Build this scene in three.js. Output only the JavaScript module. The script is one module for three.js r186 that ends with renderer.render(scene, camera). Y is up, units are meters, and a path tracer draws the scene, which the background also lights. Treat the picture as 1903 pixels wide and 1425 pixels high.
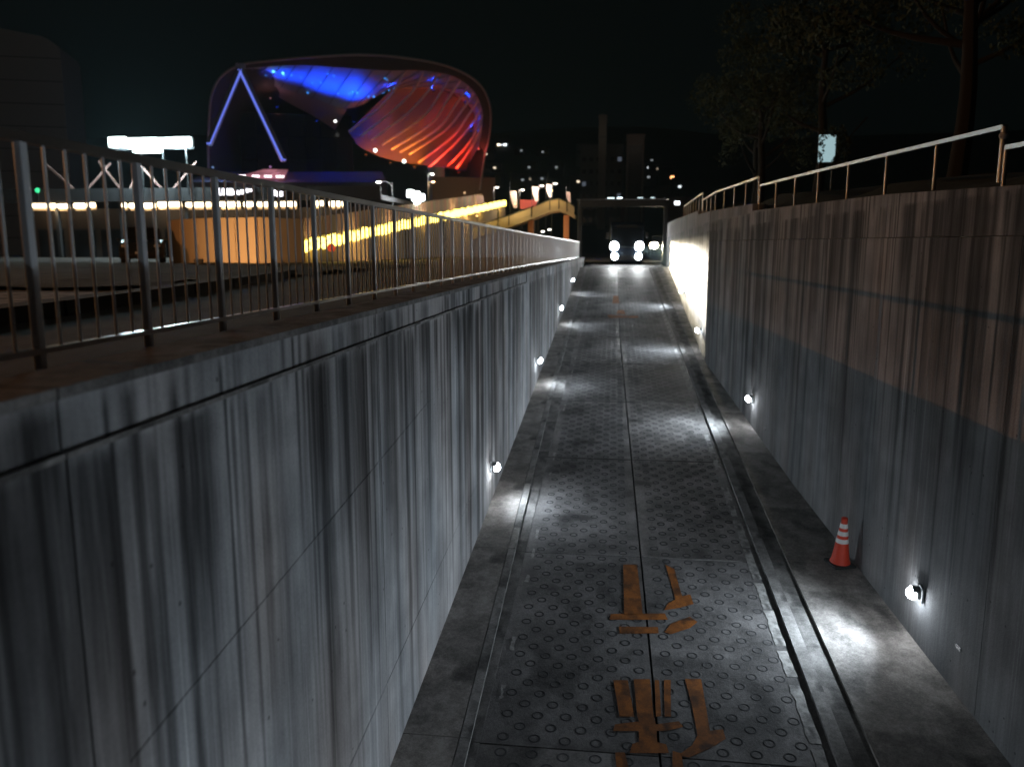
import * as THREE from 'three';
import { mergeGeometries } from 'three/addons/utils/BufferGeometryUtils.js';
import { RoundedBoxGeometry } from 'three/addons/geometries/RoundedBoxGeometry.js';

// ------------------------------------------------------------------ camera, sky, moon, exposure
const scene = new THREE.Scene();
const camera = new THREE.PerspectiveCamera(50.815, 1024 / 766, 0.1, 3000);
camera.position.set(0, 6, 0);
camera.rotation.order = 'YXZ';
camera.rotation.set(-9.4066 * Math.PI / 180, 7.0673 * Math.PI / 180, 0);
camera.focus = 9.5; camera.userData.fStop = 1.0;            // a phone held in the dark: the far lights are soft
scene.add(camera);
const renderer = new THREE.WebGLRenderer({ antialias: true });
renderer.toneMapping = THREE.LinearToneMapping;
renderer.toneMappingExposure = 1;
renderer.shadowMap.enabled = true;
const skyData = new Float32Array(256 * 128 * 4);
for (let j = 0; j < 128; j++) for (let i = 0; i < 256; i++) {
  const e = (j / 127 - 0.5) * 2, k = 1 + 0.3 * Math.exp(-Math.max(e, 0) * 6);   // urban sky glow, a little brighter near the horizon
  skyData.set([0.0008 * k, 0.0014 * k, 0.0014 * k, 1], (j * 256 + i) * 4);
}
const sky = new THREE.DataTexture(skyData, 256, 128, THREE.RGBAFormat, THREE.FloatType);
sky.mapping = THREE.EquirectangularReflectionMapping; sky.magFilter = THREE.LinearFilter; sky.needsUpdate = true;
scene.background = sky; scene.environment = sky;
const moon = new THREE.DirectionalLight(0xbfd0ff, 0.006);
moon.position.set(30, 60, 40); moon.castShadow = true;
Object.assign(moon.shadow.camera, { left: -100, right: 100, top: 100, bottom: -100, far: 400 });
scene.add(moon);

// ------------------------------------------------------------------ helpers
let seed = 7;
const rnd = () => { seed = (seed * 1664525 + 1013904223) >>> 0; return seed / 4294967296; };
const rr = (a, b) => a + (b - a) * rnd();
const hash = (x, y, s) => { let h = (x * 374761393 + y * 668265263 + s * 974634777) | 0; h = Math.imul(h ^ (h >>> 13), 1274126177); return ((h ^ (h >>> 16)) >>> 0) / 4294967296; };
function vnoise(x, y, s, px = 1e9, py = 1e9) {
  const xi = Math.floor(x), yi = Math.floor(y), fx = x - xi, fy = y - yi, u = fx * fx * (3 - 2 * fx), v = fy * fy * (3 - 2 * fy);
  const m = (a, p) => ((a % p) + p) % p, x0 = m(xi, px), x1 = m(xi + 1, px), y0 = m(yi, py), y1 = m(yi + 1, py);
  return (hash(x0, y0, s) * (1 - u) + hash(x1, y0, s) * u) * (1 - v) + (hash(x0, y1, s) * (1 - u) + hash(x1, y1, s) * u) * v;
}
function texture(w, h, fn, srgb = true) {
  const d = new Uint8Array(w * h * 4);
  for (let j = 0; j < h; j++) for (let i = 0; i < w; i++) {
    const c = fn(i / w, j / h), o = (j * w + i) * 4;
    for (let k = 0; k < 3; k++) d[o + k] = Math.max(0, Math.min(255, Math.round(c[k] * 255)));
    d[o + 3] = 255;
  }
  const t = new THREE.DataTexture(d, w, h);
  t.wrapS = t.wrapT = THREE.RepeatWrapping; t.magFilter = THREE.LinearFilter; t.minFilter = THREE.LinearMipmapLinearFilter; t.generateMipmaps = true;
  if (srgb) t.colorSpace = THREE.SRGBColorSpace;
  t.needsUpdate = true;
  return t;
}
const sized = (t, sx, sy, ox = 0, oy = 0) => { const c = t.clone(); c.repeat.set(1 / sx, 1 / sy); c.offset.set(ox, oy); c.needsUpdate = true; return c; };
const std = (rgb, rough = 0.8, metal = 0, extra = {}) => new THREE.MeshStandardMaterial({ color: new THREE.Color().setRGB(...rgb), roughness: rough, metalness: metal, ...extra });
const glow = (rgb, k = 1) => new THREE.MeshStandardMaterial({ color: 0x111111, roughness: 0.6, emissive: new THREE.Color().setRGB(...rgb), emissiveIntensity: k });
const used = {};
const numbered = n => { const k = used[n] = (used[n] ?? -1) + 1; return k ? `${n}_${String(k).padStart(3, '0')}` : n; };
function tag(o, label, category, group, kind) {
  Object.assign(o.userData, label ? { label } : {}, category ? { category } : {}, group ? { group } : {}, kind ? { kind } : {});
  return o;
}
function thing(name, label, category, [x, y, z] = [0, 0, 0], turn = 0, group) {
  const o = new THREE.Group(); o.name = numbered(name); o.position.set(x, y, z); o.rotation.y = turn; scene.add(o);
  return tag(o, label, category, group);
}
function part(name, geo, mat, parent, pos, rot) {
  const m = new THREE.Mesh(geo, mat); m.name = name; m.castShadow = m.receiveShadow = true;
  if (pos) m.position.set(...pos);
  if (rot) m.rotation.set(...rot);
  parent.add(m); return m;
}
const structure = (name, geo, mat) => { const m = part(numbered(name), geo, mat, scene); m.userData.kind = 'structure'; return m; };
function metric(geo) {                                   // uv in metres, picked by the way a face points
  const g = geo.index ? geo.toNonIndexed() : geo, p = g.attributes.position, uv = new Float32Array(p.count * 2);
  const a = new THREE.Vector3(), b = new THREE.Vector3(), c = new THREE.Vector3();
  for (let i = 0; i < p.count; i += 3) {
    a.fromBufferAttribute(p, i); b.fromBufferAttribute(p, i + 1); c.fromBufferAttribute(p, i + 2);
    const n = b.clone().sub(a).cross(c.clone().sub(a)), ax = Math.abs(n.x), ay = Math.abs(n.y), az = Math.abs(n.z);
    [a, b, c].forEach((q, k) => { const [u, v] = ay >= ax && ay >= az ? [q.x, q.z] : ax >= az ? [q.z, q.y] : [q.x, q.y]; uv[(i + k) * 2] = u; uv[(i + k) * 2 + 1] = v; });
  }
  g.setAttribute('uv', new THREE.BufferAttribute(uv, 2));
  return g;
}
function hexa(b, t) {                                    // eight corners: four of the floor and four of the top, same order round
  const v = [...b, ...t], f = [[0, 3, 2, 1], [4, 5, 6, 7], [0, 1, 5, 4], [1, 2, 6, 5], [2, 3, 7, 6], [3, 0, 4, 7]], p = [];
  for (const [i, j, k, l] of f) for (const q of [i, j, k, i, k, l]) p.push(...v[q]);
  const g = new THREE.BufferGeometry();
  g.setAttribute('position', new THREE.Float32BufferAttribute(p, 3));
  g.computeVertexNormals();
  return metric(g);
}
const box = (w, h, d) => metric(new THREE.BoxGeometry(w, h, d));
const rbox = (w, h, d, r = 0.02, s = 2) => new RoundedBoxGeometry(w, h, d, s, r);
function bar(a, b, w, h = w) {                           // a box beam from a to b
  const A = new THREE.Vector3(...a), B = new THREE.Vector3(...b), L = A.distanceTo(B), g = new THREE.BoxGeometry(w, h, L);
  const m = new THREE.Matrix4().lookAt(A, B, Math.abs(B.y - A.y) > 0.98 * L ? new THREE.Vector3(0, 0, 1) : new THREE.Vector3(0, 1, 0));
  g.applyMatrix4(m); g.translate((A.x + B.x) / 2, (A.y + B.y) / 2, (A.z + B.z) / 2);
  return g;
}
const tube = (pts, r, n = 24, s = 8) => new THREE.TubeGeometry(new THREE.CatmullRomCurve3(pts.map(q => new THREE.Vector3(...q))), n, r, s);
function loft(A, B, n = 48, m = 8, bulge = 0, thick = 0) {   // a curved sheet with thickness between two space curves
  const ca = new THREE.CatmullRomCurve3(A.map(q => new THREE.Vector3(...q))), cb = new THREE.CatmullRomCurve3(B.map(q => new THREE.Vector3(...q)));
  const pos = [], idx = [];
  for (let layer = 0; layer < (thick ? 2 : 1); layer++) for (let i = 0; i <= n; i++) {
    const a = ca.getPoint(i / n), b = cb.getPoint(i / n);
    for (let j = 0; j <= m; j++) { const t = j / m, p = a.clone().lerp(b, t); p.z += bulge * Math.sin(Math.PI * t) - layer * thick; pos.push(p.x, p.y + layer * thick * 0.4, p.z); }
  }
  const N = (n + 1) * (m + 1);
  for (let l = 0; l < (thick ? 2 : 1); l++) for (let i = 0; i < n; i++) for (let j = 0; j < m; j++) { const q = l * N + i * (m + 1) + j; idx.push(q, q + 1, q + m + 1, q + 1, q + m + 2, q + m + 1); }
  const g = new THREE.BufferGeometry(); g.setAttribute('position', new THREE.Float32BufferAttribute(pos, 3)); g.setIndex(idx); g.computeVertexNormals();
  return g;
}
function spot(parent, pos, target, colour, intensity, angle, penumbra, radius = 1) {
  const l = new THREE.SpotLight(new THREE.Color().setRGB(...colour), intensity, 0, angle, penumbra, 2);
  l.position.set(...pos); l.target.position.set(...target); l.castShadow = true; l.shadow.radius = radius; l.name = 'light_source';
  parent.add(l, l.target); l.target.name = 'light_aim';
  return l;
}
function point(parent, pos, colour, intensity, radius = 2) {
  const l = new THREE.PointLight(new THREE.Color().setRGB(...colour), intensity, 0, 2);
  l.position.set(...pos); l.castShadow = true; l.shadow.radius = radius; l.name = 'light_source'; parent.add(l); return l;
}

// ------------------------------------------------------------------ procedural surfaces
const drips = [];
for (let i = 0; i < 230; i++) drips.push({ x: rnd(), w: (rnd() < 0.25 ? rr(0.12, 0.4) : rr(0.03, 0.1)) / 16, l: Math.pow(rnd(), 1.3) * 0.95 + 0.08, k: rr(0.12, 0.62), top: rnd() < 0.4 ? 0 : 0.043, s: i });
const pale = [];
for (let i = 0; i < 60; i++) pale.push({ x: rnd(), w: rr(0.008, 0.03) / 16, k: rr(0.1, 0.32), top: rr(0, 0.5), l: rr(0.25, 0.9) });
const dripCols = Array.from({ length: 2048 }, (_, i) => { const u = i / 2048; const near = q => { let d = Math.abs(u - q.x); d = Math.min(d, 1 - d); return d < q.w * 1.6 ? [q, d] : null; }; return [drips.map(near).filter(Boolean), pale.map(near).filter(Boolean)]; });
const wallTex = texture(2048, 1024, (u, v) => {
  const h = 1 - v, col = dripCols[Math.min(2047, Math.round(u * 2048))];
  const broad = vnoise(u * 40, v * 2.5, 1, 40) - 0.5, mid = vnoise(u * 160, v * 5, 2, 160) - 0.5, fine = vnoise(u * 620, v * 14, 3, 620) - 0.5, grit = vnoise(u * 1024, v * 420, 4, 1024) - 0.5, cloud = vnoise(u * 22, v * 9, 5, 22) - 0.5;
  let c = 0.64 + 0.13 * broad + 0.09 * mid + 0.075 * fine + 0.05 * grit + 0.12 * cloud + 0.07 * (vnoise(u * 70, v * 30, 15, 70) - 0.5), warm = 0.035 * (vnoise(u * 30, v * 4, 6, 30) - 0.42);
  for (const [q, d] of col[0]) {
    const t = (h - q.top) / q.l; if (t < 0 || t > 1) continue;
    const wv = q.w * (1 + 0.5 * (vnoise(h * 14, q.s, 8) - 0.5)), e = 1 - Math.min(1, d / wv); if (e <= 0) continue;
    c *= 1 - q.k * e * e * (3 - 2 * e) * (0.6 + 0.4 * vnoise(u * 900, h * 22, 9)) * Math.min(1, (1 - t) * 1.6) * Math.min(1, t * 30);
  }
  for (const [q, d] of col[1]) { const t = (h - q.top) / q.l; if (t < 0 || t > 1) continue; c += q.k * 0.45 * Math.max(0, 1 - d / q.w) * (0.5 + 0.5 * vnoise(u * 500, h * 30, 10)) * Math.min(1, 4 * t * (1 - t) + 0.2); }
  if (hash(Math.floor(u * 700), Math.floor(v * 300), 12) > 0.9992) c *= 0.62;             // air holes in the cast face
  return [c + warm, c, c - warm * 0.6 + 0.004];
});
const grit = texture(1024, 1024, (u, v) => {
  let c = 0.8; for (const [f, a, s] of [[7, 0.24, 1], [19, 0.2, 2], [61, 0.14, 3], [190, 0.14, 4], [420, 0.16, 5]]) c += a * (vnoise(u * f, v * f, s, f, f) - 0.5);
  const st = vnoise(u * 11, v * 11, 9, 11, 11); if (st > 0.68) c -= (st - 0.68) * 1.2;
  return [c, c * 0.99, c * 0.98];
});
const gritBump = texture(512, 512, (u, v) => { const c = 0.5 + 0.5 * (vnoise(u * 120, v * 120, 21, 120, 120) - 0.5) + 0.3 * (vnoise(u * 30, v * 30, 22, 30, 30) - 0.5); return [c, c, c]; }, false);
const M = {};
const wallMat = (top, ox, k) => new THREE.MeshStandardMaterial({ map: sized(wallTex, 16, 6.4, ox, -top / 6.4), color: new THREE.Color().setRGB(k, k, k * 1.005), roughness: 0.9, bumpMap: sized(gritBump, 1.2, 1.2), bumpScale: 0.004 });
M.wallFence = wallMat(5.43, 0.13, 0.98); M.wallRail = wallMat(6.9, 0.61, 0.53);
M.slab = [0, 1, 2, 3].map(i => new THREE.MeshStandardMaterial({ map: sized(grit, 4.3, 4.3, i * 0.37, i * 0.21), color: new THREE.Color().setRGB(...[[0.235, 0.23, 0.232], [0.212, 0.208, 0.21], [0.26, 0.252, 0.25], [0.222, 0.218, 0.22]][i]), roughness: 0.56, bumpMap: sized(gritBump, 0.8, 0.8), bumpScale: 0.003 }));
M.walk = new THREE.MeshStandardMaterial({ map: sized(grit, 3.1, 3.1, 0.3, 0.1), color: new THREE.Color().setRGB(0.36, 0.34, 0.325), roughness: 0.85, bumpMap: sized(gritBump, 0.7, 0.7), bumpScale: 0.003 });
M.kerb = new THREE.MeshStandardMaterial({ map: sized(grit, 2.1, 2.1, 0.5, 0.6), color: new THREE.Color().setRGB(0.36, 0.355, 0.35), roughness: 0.85 });
M.channel = new THREE.MeshStandardMaterial({ map: sized(grit, 2.3, 2.3), color: new THREE.Color().setRGB(0.27, 0.265, 0.26), roughness: 0.9 });
M.asphalt = new THREE.MeshStandardMaterial({ map: sized(grit, 3.7, 3.7, 0.2), color: new THREE.Color().setRGB(0.08, 0.08, 0.08), roughness: 0.85, bumpMap: sized(gritBump, 0.5, 0.5), bumpScale: 0.004 });
M.plaza = new THREE.MeshStandardMaterial({ map: sized(grit, 5.3, 5.3, 0.7), color: new THREE.Color().setRGB(0.075, 0.072, 0.07), roughness: 0.9 });
M.soil = new THREE.MeshStandardMaterial({ map: sized(grit, 6.1, 6.1, 0.4), color: new THREE.Color().setRGB(0.04, 0.05, 0.027), roughness: 1 });
M.joint = std([0.02, 0.02, 0.02], 1);
M.ring = std([0.05, 0.05, 0.052], 0.9);
M.orangePaint = new THREE.MeshStandardMaterial({ map: sized(grit, 1.3, 1.3), color: new THREE.Color().setRGB(0.36, 0.115, 0.012), roughness: 0.7 });
M.whitePaint = new THREE.MeshStandardMaterial({ map: sized(grit, 0.9, 0.9), color: new THREE.Color().setRGB(0.5, 0.5, 0.49), roughness: 0.7 });
M.galv = std([0.62, 0.65, 0.68], 0.42, 0.15);
M.railMetal = std([0.5, 0.5, 0.5], 0.28, 1);
M.rightRail = std([0.33, 0.33, 0.32], 0.38, 0.7);
M.darkSteel = std([0.05, 0.055, 0.06], 0.5, 0.5);
M.black = std([0.012, 0.012, 0.013], 0.6);
M.lampBody = std([0.25, 0.26, 0.27], 0.45, 0.6);
M.lampLens = glow([0.88, 0.94, 1], 110);

// ------------------------------------------------------------------ the ramp
const S = 0.0863, CREST = 55.5;
const roadY = d => d <= CREST ? S * d : S * CREST + 0.018 * (d - CREST);        // d: metres ahead of the camera
const interp = (P, d) => { for (let i = 1; i < P.length; i++) if (d <= P[i][0]) { const [a, b] = [P[i - 1], P[i]]; return a[1] + (b[1] - a[1]) * (d - a[0]) / (b[0] - a[0]); } return P[P.length - 1][1]; };
const RW = [[-8, 5.3], [0, 4.75], [8.3, 4.17], [16, 3.62], [27, 3.06], [36.5, 3.26], [47, 3.51], [60, 3.83], [66, 4.2]];
const rightX = d => interp(RW, d), leftX = -2.2;
const strip = (d0, d1, xl, xr, h, t) => hexa(             // a length of something lying along the ramp, h above it
  [[xl(d0), roadY(d0) + h - t, -d0], [xr(d0), roadY(d0) + h - t, -d0], [xr(d1), roadY(d1) + h - t, -d1], [xl(d1), roadY(d1) + h - t, -d1]],
  [[xl(d0), roadY(d0) + h, -d0], [xr(d0), roadY(d0) + h, -d0], [xr(d1), roadY(d1) + h, -d1], [xl(d1), roadY(d1) + h, -d1]]);
const K = v => () => v;
const centre = d => 0.70 - 0.0125 * Math.min(d, 30);
const ramp = new THREE.Group(); ramp.name = 'ramp_road'; ramp.userData = { kind: 'structure' }; scene.add(ramp);
part('road_base', mergeGeometries([strip(-8, CREST, K(-2.7), d => rightX(d) + 0.4, -0.06, 0.3), strip(CREST, 66, K(-2.7), d => rightX(d) + 0.4, -0.06, 0.3)]), M.joint, ramp);
const joints = []; for (let d = -6; d < CREST; d += 4.65) joints.push(d + 0.0); joints.push(CREST);
const fit = joints.map(d => d);                            // rows: -6, -1.35, 3.3, 7.95, 12.6, 17.25 ...
let row = 0;
const ringGeo = (() => {                                   // an anti-slip ring pressed into the slab: its low rim
  const pts = [[0.047, 0], [0.052, 0.005], [0.066, 0.005], [0.071, 0]].map(q => new THREE.Vector2(...q));
  return new THREE.LatheGeometry(pts, 14);
})();
for (let i = 0; i + 1 < fit.length; i++, row++) for (const side of [0, 1]) {
  const d0 = fit[i] + 0.012, d1 = fit[i + 1] - 0.012;
  const xl = side ? d => centre(d) + 0.014 : K(-1.34), xr = side ? K(2.42) : d => centre(d) - 0.014;
  const s = part('slab', strip(d0, d1, xl, xr, side ? 0.002 : 0, 0.12), M.slab[(row * 3 + side * 2 + (row > 4 ? 1 : 0)) % 4], ramp);
  if (d0 > 3 && d0 < 46) {
    const list = [];
    for (let k = 0, d = d0 + 0.12; d < d1 - 0.08; d += 0.2, k++) for (let x = -1.1 + (k % 2) * 0.17; x < 2.2; x += 0.34) if (x > xl(d) + 0.09 && x < xr(d) - 0.09) list.push([x + rr(-0.008, 0.008), d + rr(-0.008, 0.008)]);
    const im = new THREE.InstancedMesh(ringGeo, M.ring, list.length), m = new THREE.Matrix4(), q = new THREE.Quaternion().setFromAxisAngle(new THREE.Vector3(1, 0, 0), Math.atan(S));
    list.forEach(([x, d], n) => im.setMatrixAt(n, m.compose(new THREE.Vector3(x, roadY(d) + (side ? 0.002 : 0) - 0.0015, -d), q, new THREE.Vector3(1, 1, 1))));
    im.name = 'anti_slip_rings'; im.userData.kind = 'stuff'; im.receiveShadow = im.castShadow = true; s.add(im);
  }
}
part('upper_road', strip(CREST + 0.01, 66, K(-1.6), d => rightX(d) - 0.3, 0, 0.12), M.asphalt, ramp);
// worn white edge lines in broken lengths, orange lettering
const flat = (poly, h) => {                                // a painted shape on the ramp, from (x, metres ahead) corners
  const sh = new THREE.Shape(poly.map(([x, d]) => new THREE.Vector2(x, d))), g = new THREE.ShapeGeometry(sh), p = g.attributes.position;
  for (let i = 0; i < p.count; i++) { const x = p.getX(i), d = p.getY(i); p.setXYZ(i, x, roadY(d) + h, -d); }
  g.computeVertexNormals(); return metric(g);
};
const lineBits = (x0, x1, from, to, cover, len) => { const out = []; for (let d = from; d < to;) { const l = rr(len * 0.4, len * 1.6), w = rr(0.6, 1); if (rnd() < cover) { const n = 7, L = [], R = []; for (let k = 0; k <= n; k++) { const dd = d + l * k / n; L.push([x0 + (1 - w) * rr(0, 0.1) + rr(0, 0.025), dd]); R.unshift([x1 - (1 - w) * rr(0, 0.1) - rr(0, 0.025), dd]); } out.push(flat([...L, ...R], 0.0075)); } d += l + rr(0.02, 0.25) * (1.2 - cover) * 2; } return mergeGeometries(out); };
part('edge_line', lineBits(2.2, 2.36, 3, 40, 0.85, 0.7), M.whitePaint, ramp);
part('edge_line', lineBits(-1.25, -1.17, 3, 40, 0.4, 0.25), M.whitePaint, ramp);
const glyphs = [[[0.26,12.27],[0.47,12.29],[0.51,10.83],[0.26,10.8]],[[0.08,10.78],[0.81,10.87],[0.84,10.71],[0.07,10.63]],[[0.19,10.46],[0.7,10.5],[0.7,10.35],[0.2,10.29]],[[0.92,12.34],[1.05,12.2],[1.1,11.39],[1.22,11.45],[1.24,11.19],[1.03,11.06],[0.83,10.98],[0.89,11.17],[1.0,11.29],[0.96,11.89]],[[0.8,10.39],[0.89,10.6],[1.16,10.81],[1.25,10.69],[1.14,10.53],[0.88,10.35]],[[0.11,9.22],[0.28,9.24],[0.34,8.58],[0.18,8.57]],[[0.36,9.25],[0.55,9.27],[0.56,8.61],[0.58,8.46],[0.83,8.54],[0.87,8.45],[0.7,8.37],[0.58,8.35],[0.58,8.18],[0.67,8.15],[0.69,8.02],[0.29,7.98],[0.32,8.12],[0.39,8.16],[0.39,8.33],[0.12,8.3],[0.14,8.41],[0.4,8.49],[0.38,8.59]],[[0.61,9.28],[0.66,9.28],[0.65,8.62],[0.59,8.61]],[[0.72,9.29],[0.8,9.3],[0.76,8.63],[0.69,8.62]],[[0.98,9.32],[1.17,9.34],[1.17,8.8],[1.17,8.42],[1.31,8.46],[1.32,8.31],[1.15,8.15],[0.91,7.98],[0.81,8.01],[0.96,8.17],[1.03,8.33],[1.02,8.78]],[[0.13,7.94],[0.23,7.95],[0.33,7.3],[0.17,7.3]],[[0.74,8.03],[0.83,8.0],[0.83,7.3],[0.69,7.3]]];
const grow = (p, k) => { const cx = p.reduce((a, q) => a + q[0], 0) / p.length, cd = p.reduce((a, q) => a + q[1], 0) / p.length; return p.map(([x, d]) => [cx + (x - cx) * k, cd + (d - cd) * k]); };
for (const g of glyphs) part('painted_letter_stroke', flat(grow(g, 1.04), 0.0085), M.orangePaint, ramp);
for (const g of [[[0.0, 39.6], [0.35, 39.7], [0.3, 42.2], [0.05, 42.2]], [[-0.15, 35.4], [1.15, 35.5], [1.15, 36.1], [-0.2, 36.3]], [[0.2, 36.5], [0.6, 36.5], [0.55, 37.6], [0.25, 37.6]]]) part('painted_letter_stroke', flat(g, 0.0085), M.orangePaint, ramp);
for (const g of [[[0.95, 31.6], [1.4, 31.7], [1.35, 32.2], [1.0, 32.1]], [[1.0, 32.7], [1.5, 32.8], [1.4, 33.4], [1.05, 33.3]]]) part('worn_white_mark', flat(g, 0.0085), new THREE.MeshStandardMaterial({ map: sized(grit, 0.9, 0.9), color: new THREE.Color().setRGB(0.32, 0.32, 0.32), roughness: 0.8 }), ramp);
// kerbs, channels and the two raised walkways
const walks = new THREE.Group(); walks.name = 'walkway'; walks.userData = { kind: 'structure' }; scene.add(walks);
for (let i = 0; i + 1 < fit.length; i++) {
  const a = fit[i] + 0.006, b = fit[i + 1] - 0.006;
  part('kerb', strip(a, b, K(2.427), K(2.585), 0.045, 0.2), M.kerb, walks);
  part('channel', strip(a, b, K(2.585), K(2.84), 0.018, 0.06), M.channel, walks);
  const cuts = [a, ...RW.map(q => q[0]).filter(q => q > a && q < b), b];
  for (let k = 0; k + 1 < cuts.length; k++) part('walkway_slab', strip(cuts[k], cuts[k + 1], K(2.84), d => rightX(d) + 0.02, 0.055, 0.25), M.walk, walks);
  part('kerb', strip(a, b, d => interp([[0, -1.4], [8, -1.44], [20, -1.6], [60, -1.75]], d) - 0.12, d => interp([[0, -1.4], [8, -1.44], [20, -1.6], [60, -1.75]], d), 0.05, 0.2), M.kerb, walks);
  part('walkway_slab', strip(a, b, K(leftX - 0.02), d => interp([[0, -1.4], [8, -1.44], [20, -1.6], [60, -1.75]], d) - 0.13, 0.05, 0.2), M.walk, walks);
  part('channel', strip(a, b, d => interp([[0, -1.4], [8, -1.44], [20, -1.6], [60, -1.75]], d), K(-1.34), 0.01, 0.06), M.channel, walks);
}

// ------------------------------------------------------------------ ground, street and bank
const sheet = (pts, y, m, name) => { const sh = new THREE.Shape(pts.map(q => new THREE.Vector2(q[0], -q[1]))), g = new THREE.ExtrudeGeometry(sh, { depth: 0.3, bevelEnabled: false }); g.rotateX(-Math.PI / 2); g.translate(0, y - 0.3, 0); return structure(name, metric(g), m); };
sheet([[-300, 12], [-2.62, 12], [-2.62, -64], [-300, -64]], 5.385, M.plaza, 'plaza_paving');
sheet([[-900, -64.01], [900, -64.01], [900, -1500], [-900, -1500]], 5.05, M.asphalt, 'ground');
sheet([[-14, -9.2], [-9.5, -9.5], [-8.3, -11], [-7.2, -11], [-5.75, -6.9], [-14, -5.6]], 5.393, new THREE.MeshStandardMaterial({ map: sized(grit, 1.7, 1.7), color: new THREE.Color().setRGB(0.36, 0.32, 0.29), roughness: 0.85 }), 'footpath');
{ // planted bed between the fence and the far paving
  const g = new THREE.PlaneGeometry(60, 21.5, 110, 50); g.rotateX(-Math.PI / 2);
  const p = g.attributes.position; for (let i = 0; i < p.count; i++) p.setY(i, 0.12 * vnoise(p.getX(i) * 1.3, p.getZ(i) * 1.3, 31));
  g.translate(-37.2, 5.39, -22.2); g.computeVertexNormals(); structure('lawn', metric(g), M.soil);
}
{ // bank behind the rail-topped wall
  const pos = [], idx = [], nx = 30, nd = 60;
  for (let j = 0; j <= nd; j++) for (let i = 0; i <= nx; i++) {
    const d = -8 + 80 * j / nd, off = 0.36 + 60 * Math.pow(i / nx, 2), x = rightX(Math.min(d, 66)) + off;
    pos.push(x, topY(d) - 0.07 + Math.min(off, 18) * 0.09 + (off > 1 ? 0.35 * vnoise(x * 0.8, d * 0.8, 33) : 0), -d);
  }
  for (let j = 0; j < nd; j++) for (let i = 0; i < nx; i++) { const q = j * (nx + 1) + i; idx.push(q, q + 1, q + nx + 1, q + 1, q + nx + 2, q + nx + 1); }
  const g = new THREE.BufferGeometry(); g.setAttribute('position', new THREE.Float32BufferAttribute(pos, 3)); g.setIndex(idx); g.computeVertexNormals();
  structure('bank', metric(g), M.soil);
}
function topY(d) { return d < 9.75 ? 6.5 + 0.017 * d : d < 20.9 ? 6.55 + 0.019 * d : d < 31.9 ? 6.74 + 0.018 * d : d < 43.4 ? 7.02 + 0.014 * d : 7.25 + 0.01 * d; }

// ------------------------------------------------------------------ retaining walls
const wallA = thing('retaining_wall', 'streaked concrete retaining wall below the picket fence', 'wall');
const wallPrism = (x0, x1, d0, d1, yb, y0, y1 = y0) => hexa([[x0(d0), yb, -d0], [x1(d0), yb, -d0], [x1(d1), yb, -d1], [x0(d1), yb, -d1]], [[x0(d0), y0, -d0], [x1(d0), y0, -d0], [x1(d1), y1, -d1], [x0(d1), y1, -d1]]);
const leftJ = [-8, -1.7, 2.95, 7.4, 11.9, 16.3, 20.85, 25.6, 30.4, 35.2, 40, 44.8, 49.6, 54.4, 59.2, 64];
for (let i = 0; i + 1 < leftJ.length; i++) {
  const a = leftJ[i] + 0.007, b = leftJ[i + 1] - 0.007, yb = Math.min(roadY(a), 5) - 0.35, near = leftJ[i] < 20;
  const mk = part('wall_panel', wallPrism(K(leftX - 0.4), K(leftX), a, b, yb, near ? 5.155 : 5.41), M.wallFence, wallA);
  if (near) {
    part('ledge', wallPrism(K(leftX - 0.4), K(leftX + 0.004), a, b, 5.157, 5.182), M.kerb, wallA);
    part('upper_band', wallPrism(K(leftX - 0.4), K(leftX - 0.018), a, b, 5.184, 5.40), M.wallFence, wallA);
  }
  part('coping', wallPrism(K(leftX - 0.44), K(near ? leftX - 0.01 : leftX + 0.01), a, b, near ? 5.402 : 5.412, 5.45), M.channel, wallA);
}
part('joint_filler', wallPrism(K(leftX - 0.42), K(leftX - 0.03), -8, 64, -1, 5.1), M.joint, wallA);
const wallB = thing('retaining_wall', 'tall stained concrete retaining wall below the single-rail guard', 'wall');
const rightJ = [-8, -4.4, 0, 4.45, 8.9, 12.4, 16, 20.9, 27, 31.9, 36.5, 41.5, 47, 53.5, 60, 66];
for (let i = 0; i + 1 < rightJ.length; i++) {
  const a = rightJ[i] + 0.007, b = rightJ[i + 1] - 0.007, yb = Math.min(roadY(a), 4.8) - 0.4, y0 = topY(a), y1 = topY(b);
  const g0 = 6.06 + 0.0085 * a, g1 = 6.06 + 0.0085 * b, low = a < 26;
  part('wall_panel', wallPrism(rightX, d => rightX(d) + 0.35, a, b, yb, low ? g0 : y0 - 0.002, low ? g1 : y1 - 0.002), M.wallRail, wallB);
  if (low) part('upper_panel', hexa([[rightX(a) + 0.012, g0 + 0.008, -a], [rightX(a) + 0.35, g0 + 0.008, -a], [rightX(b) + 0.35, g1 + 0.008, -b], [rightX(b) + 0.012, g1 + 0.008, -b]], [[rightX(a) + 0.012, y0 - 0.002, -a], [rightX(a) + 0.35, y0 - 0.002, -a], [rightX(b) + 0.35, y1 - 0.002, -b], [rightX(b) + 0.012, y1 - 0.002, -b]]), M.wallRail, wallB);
}
for (let i = 0; i + 1 < RW.length; i++) part('joint_filler', wallPrism(d => rightX(d) + 0.04, d => rightX(d) + 0.33, RW[i][0], RW[i + 1][0], -1, Math.min(6.0, topY(RW[i][0]) - 0.1)), M.joint, wallB);
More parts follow.
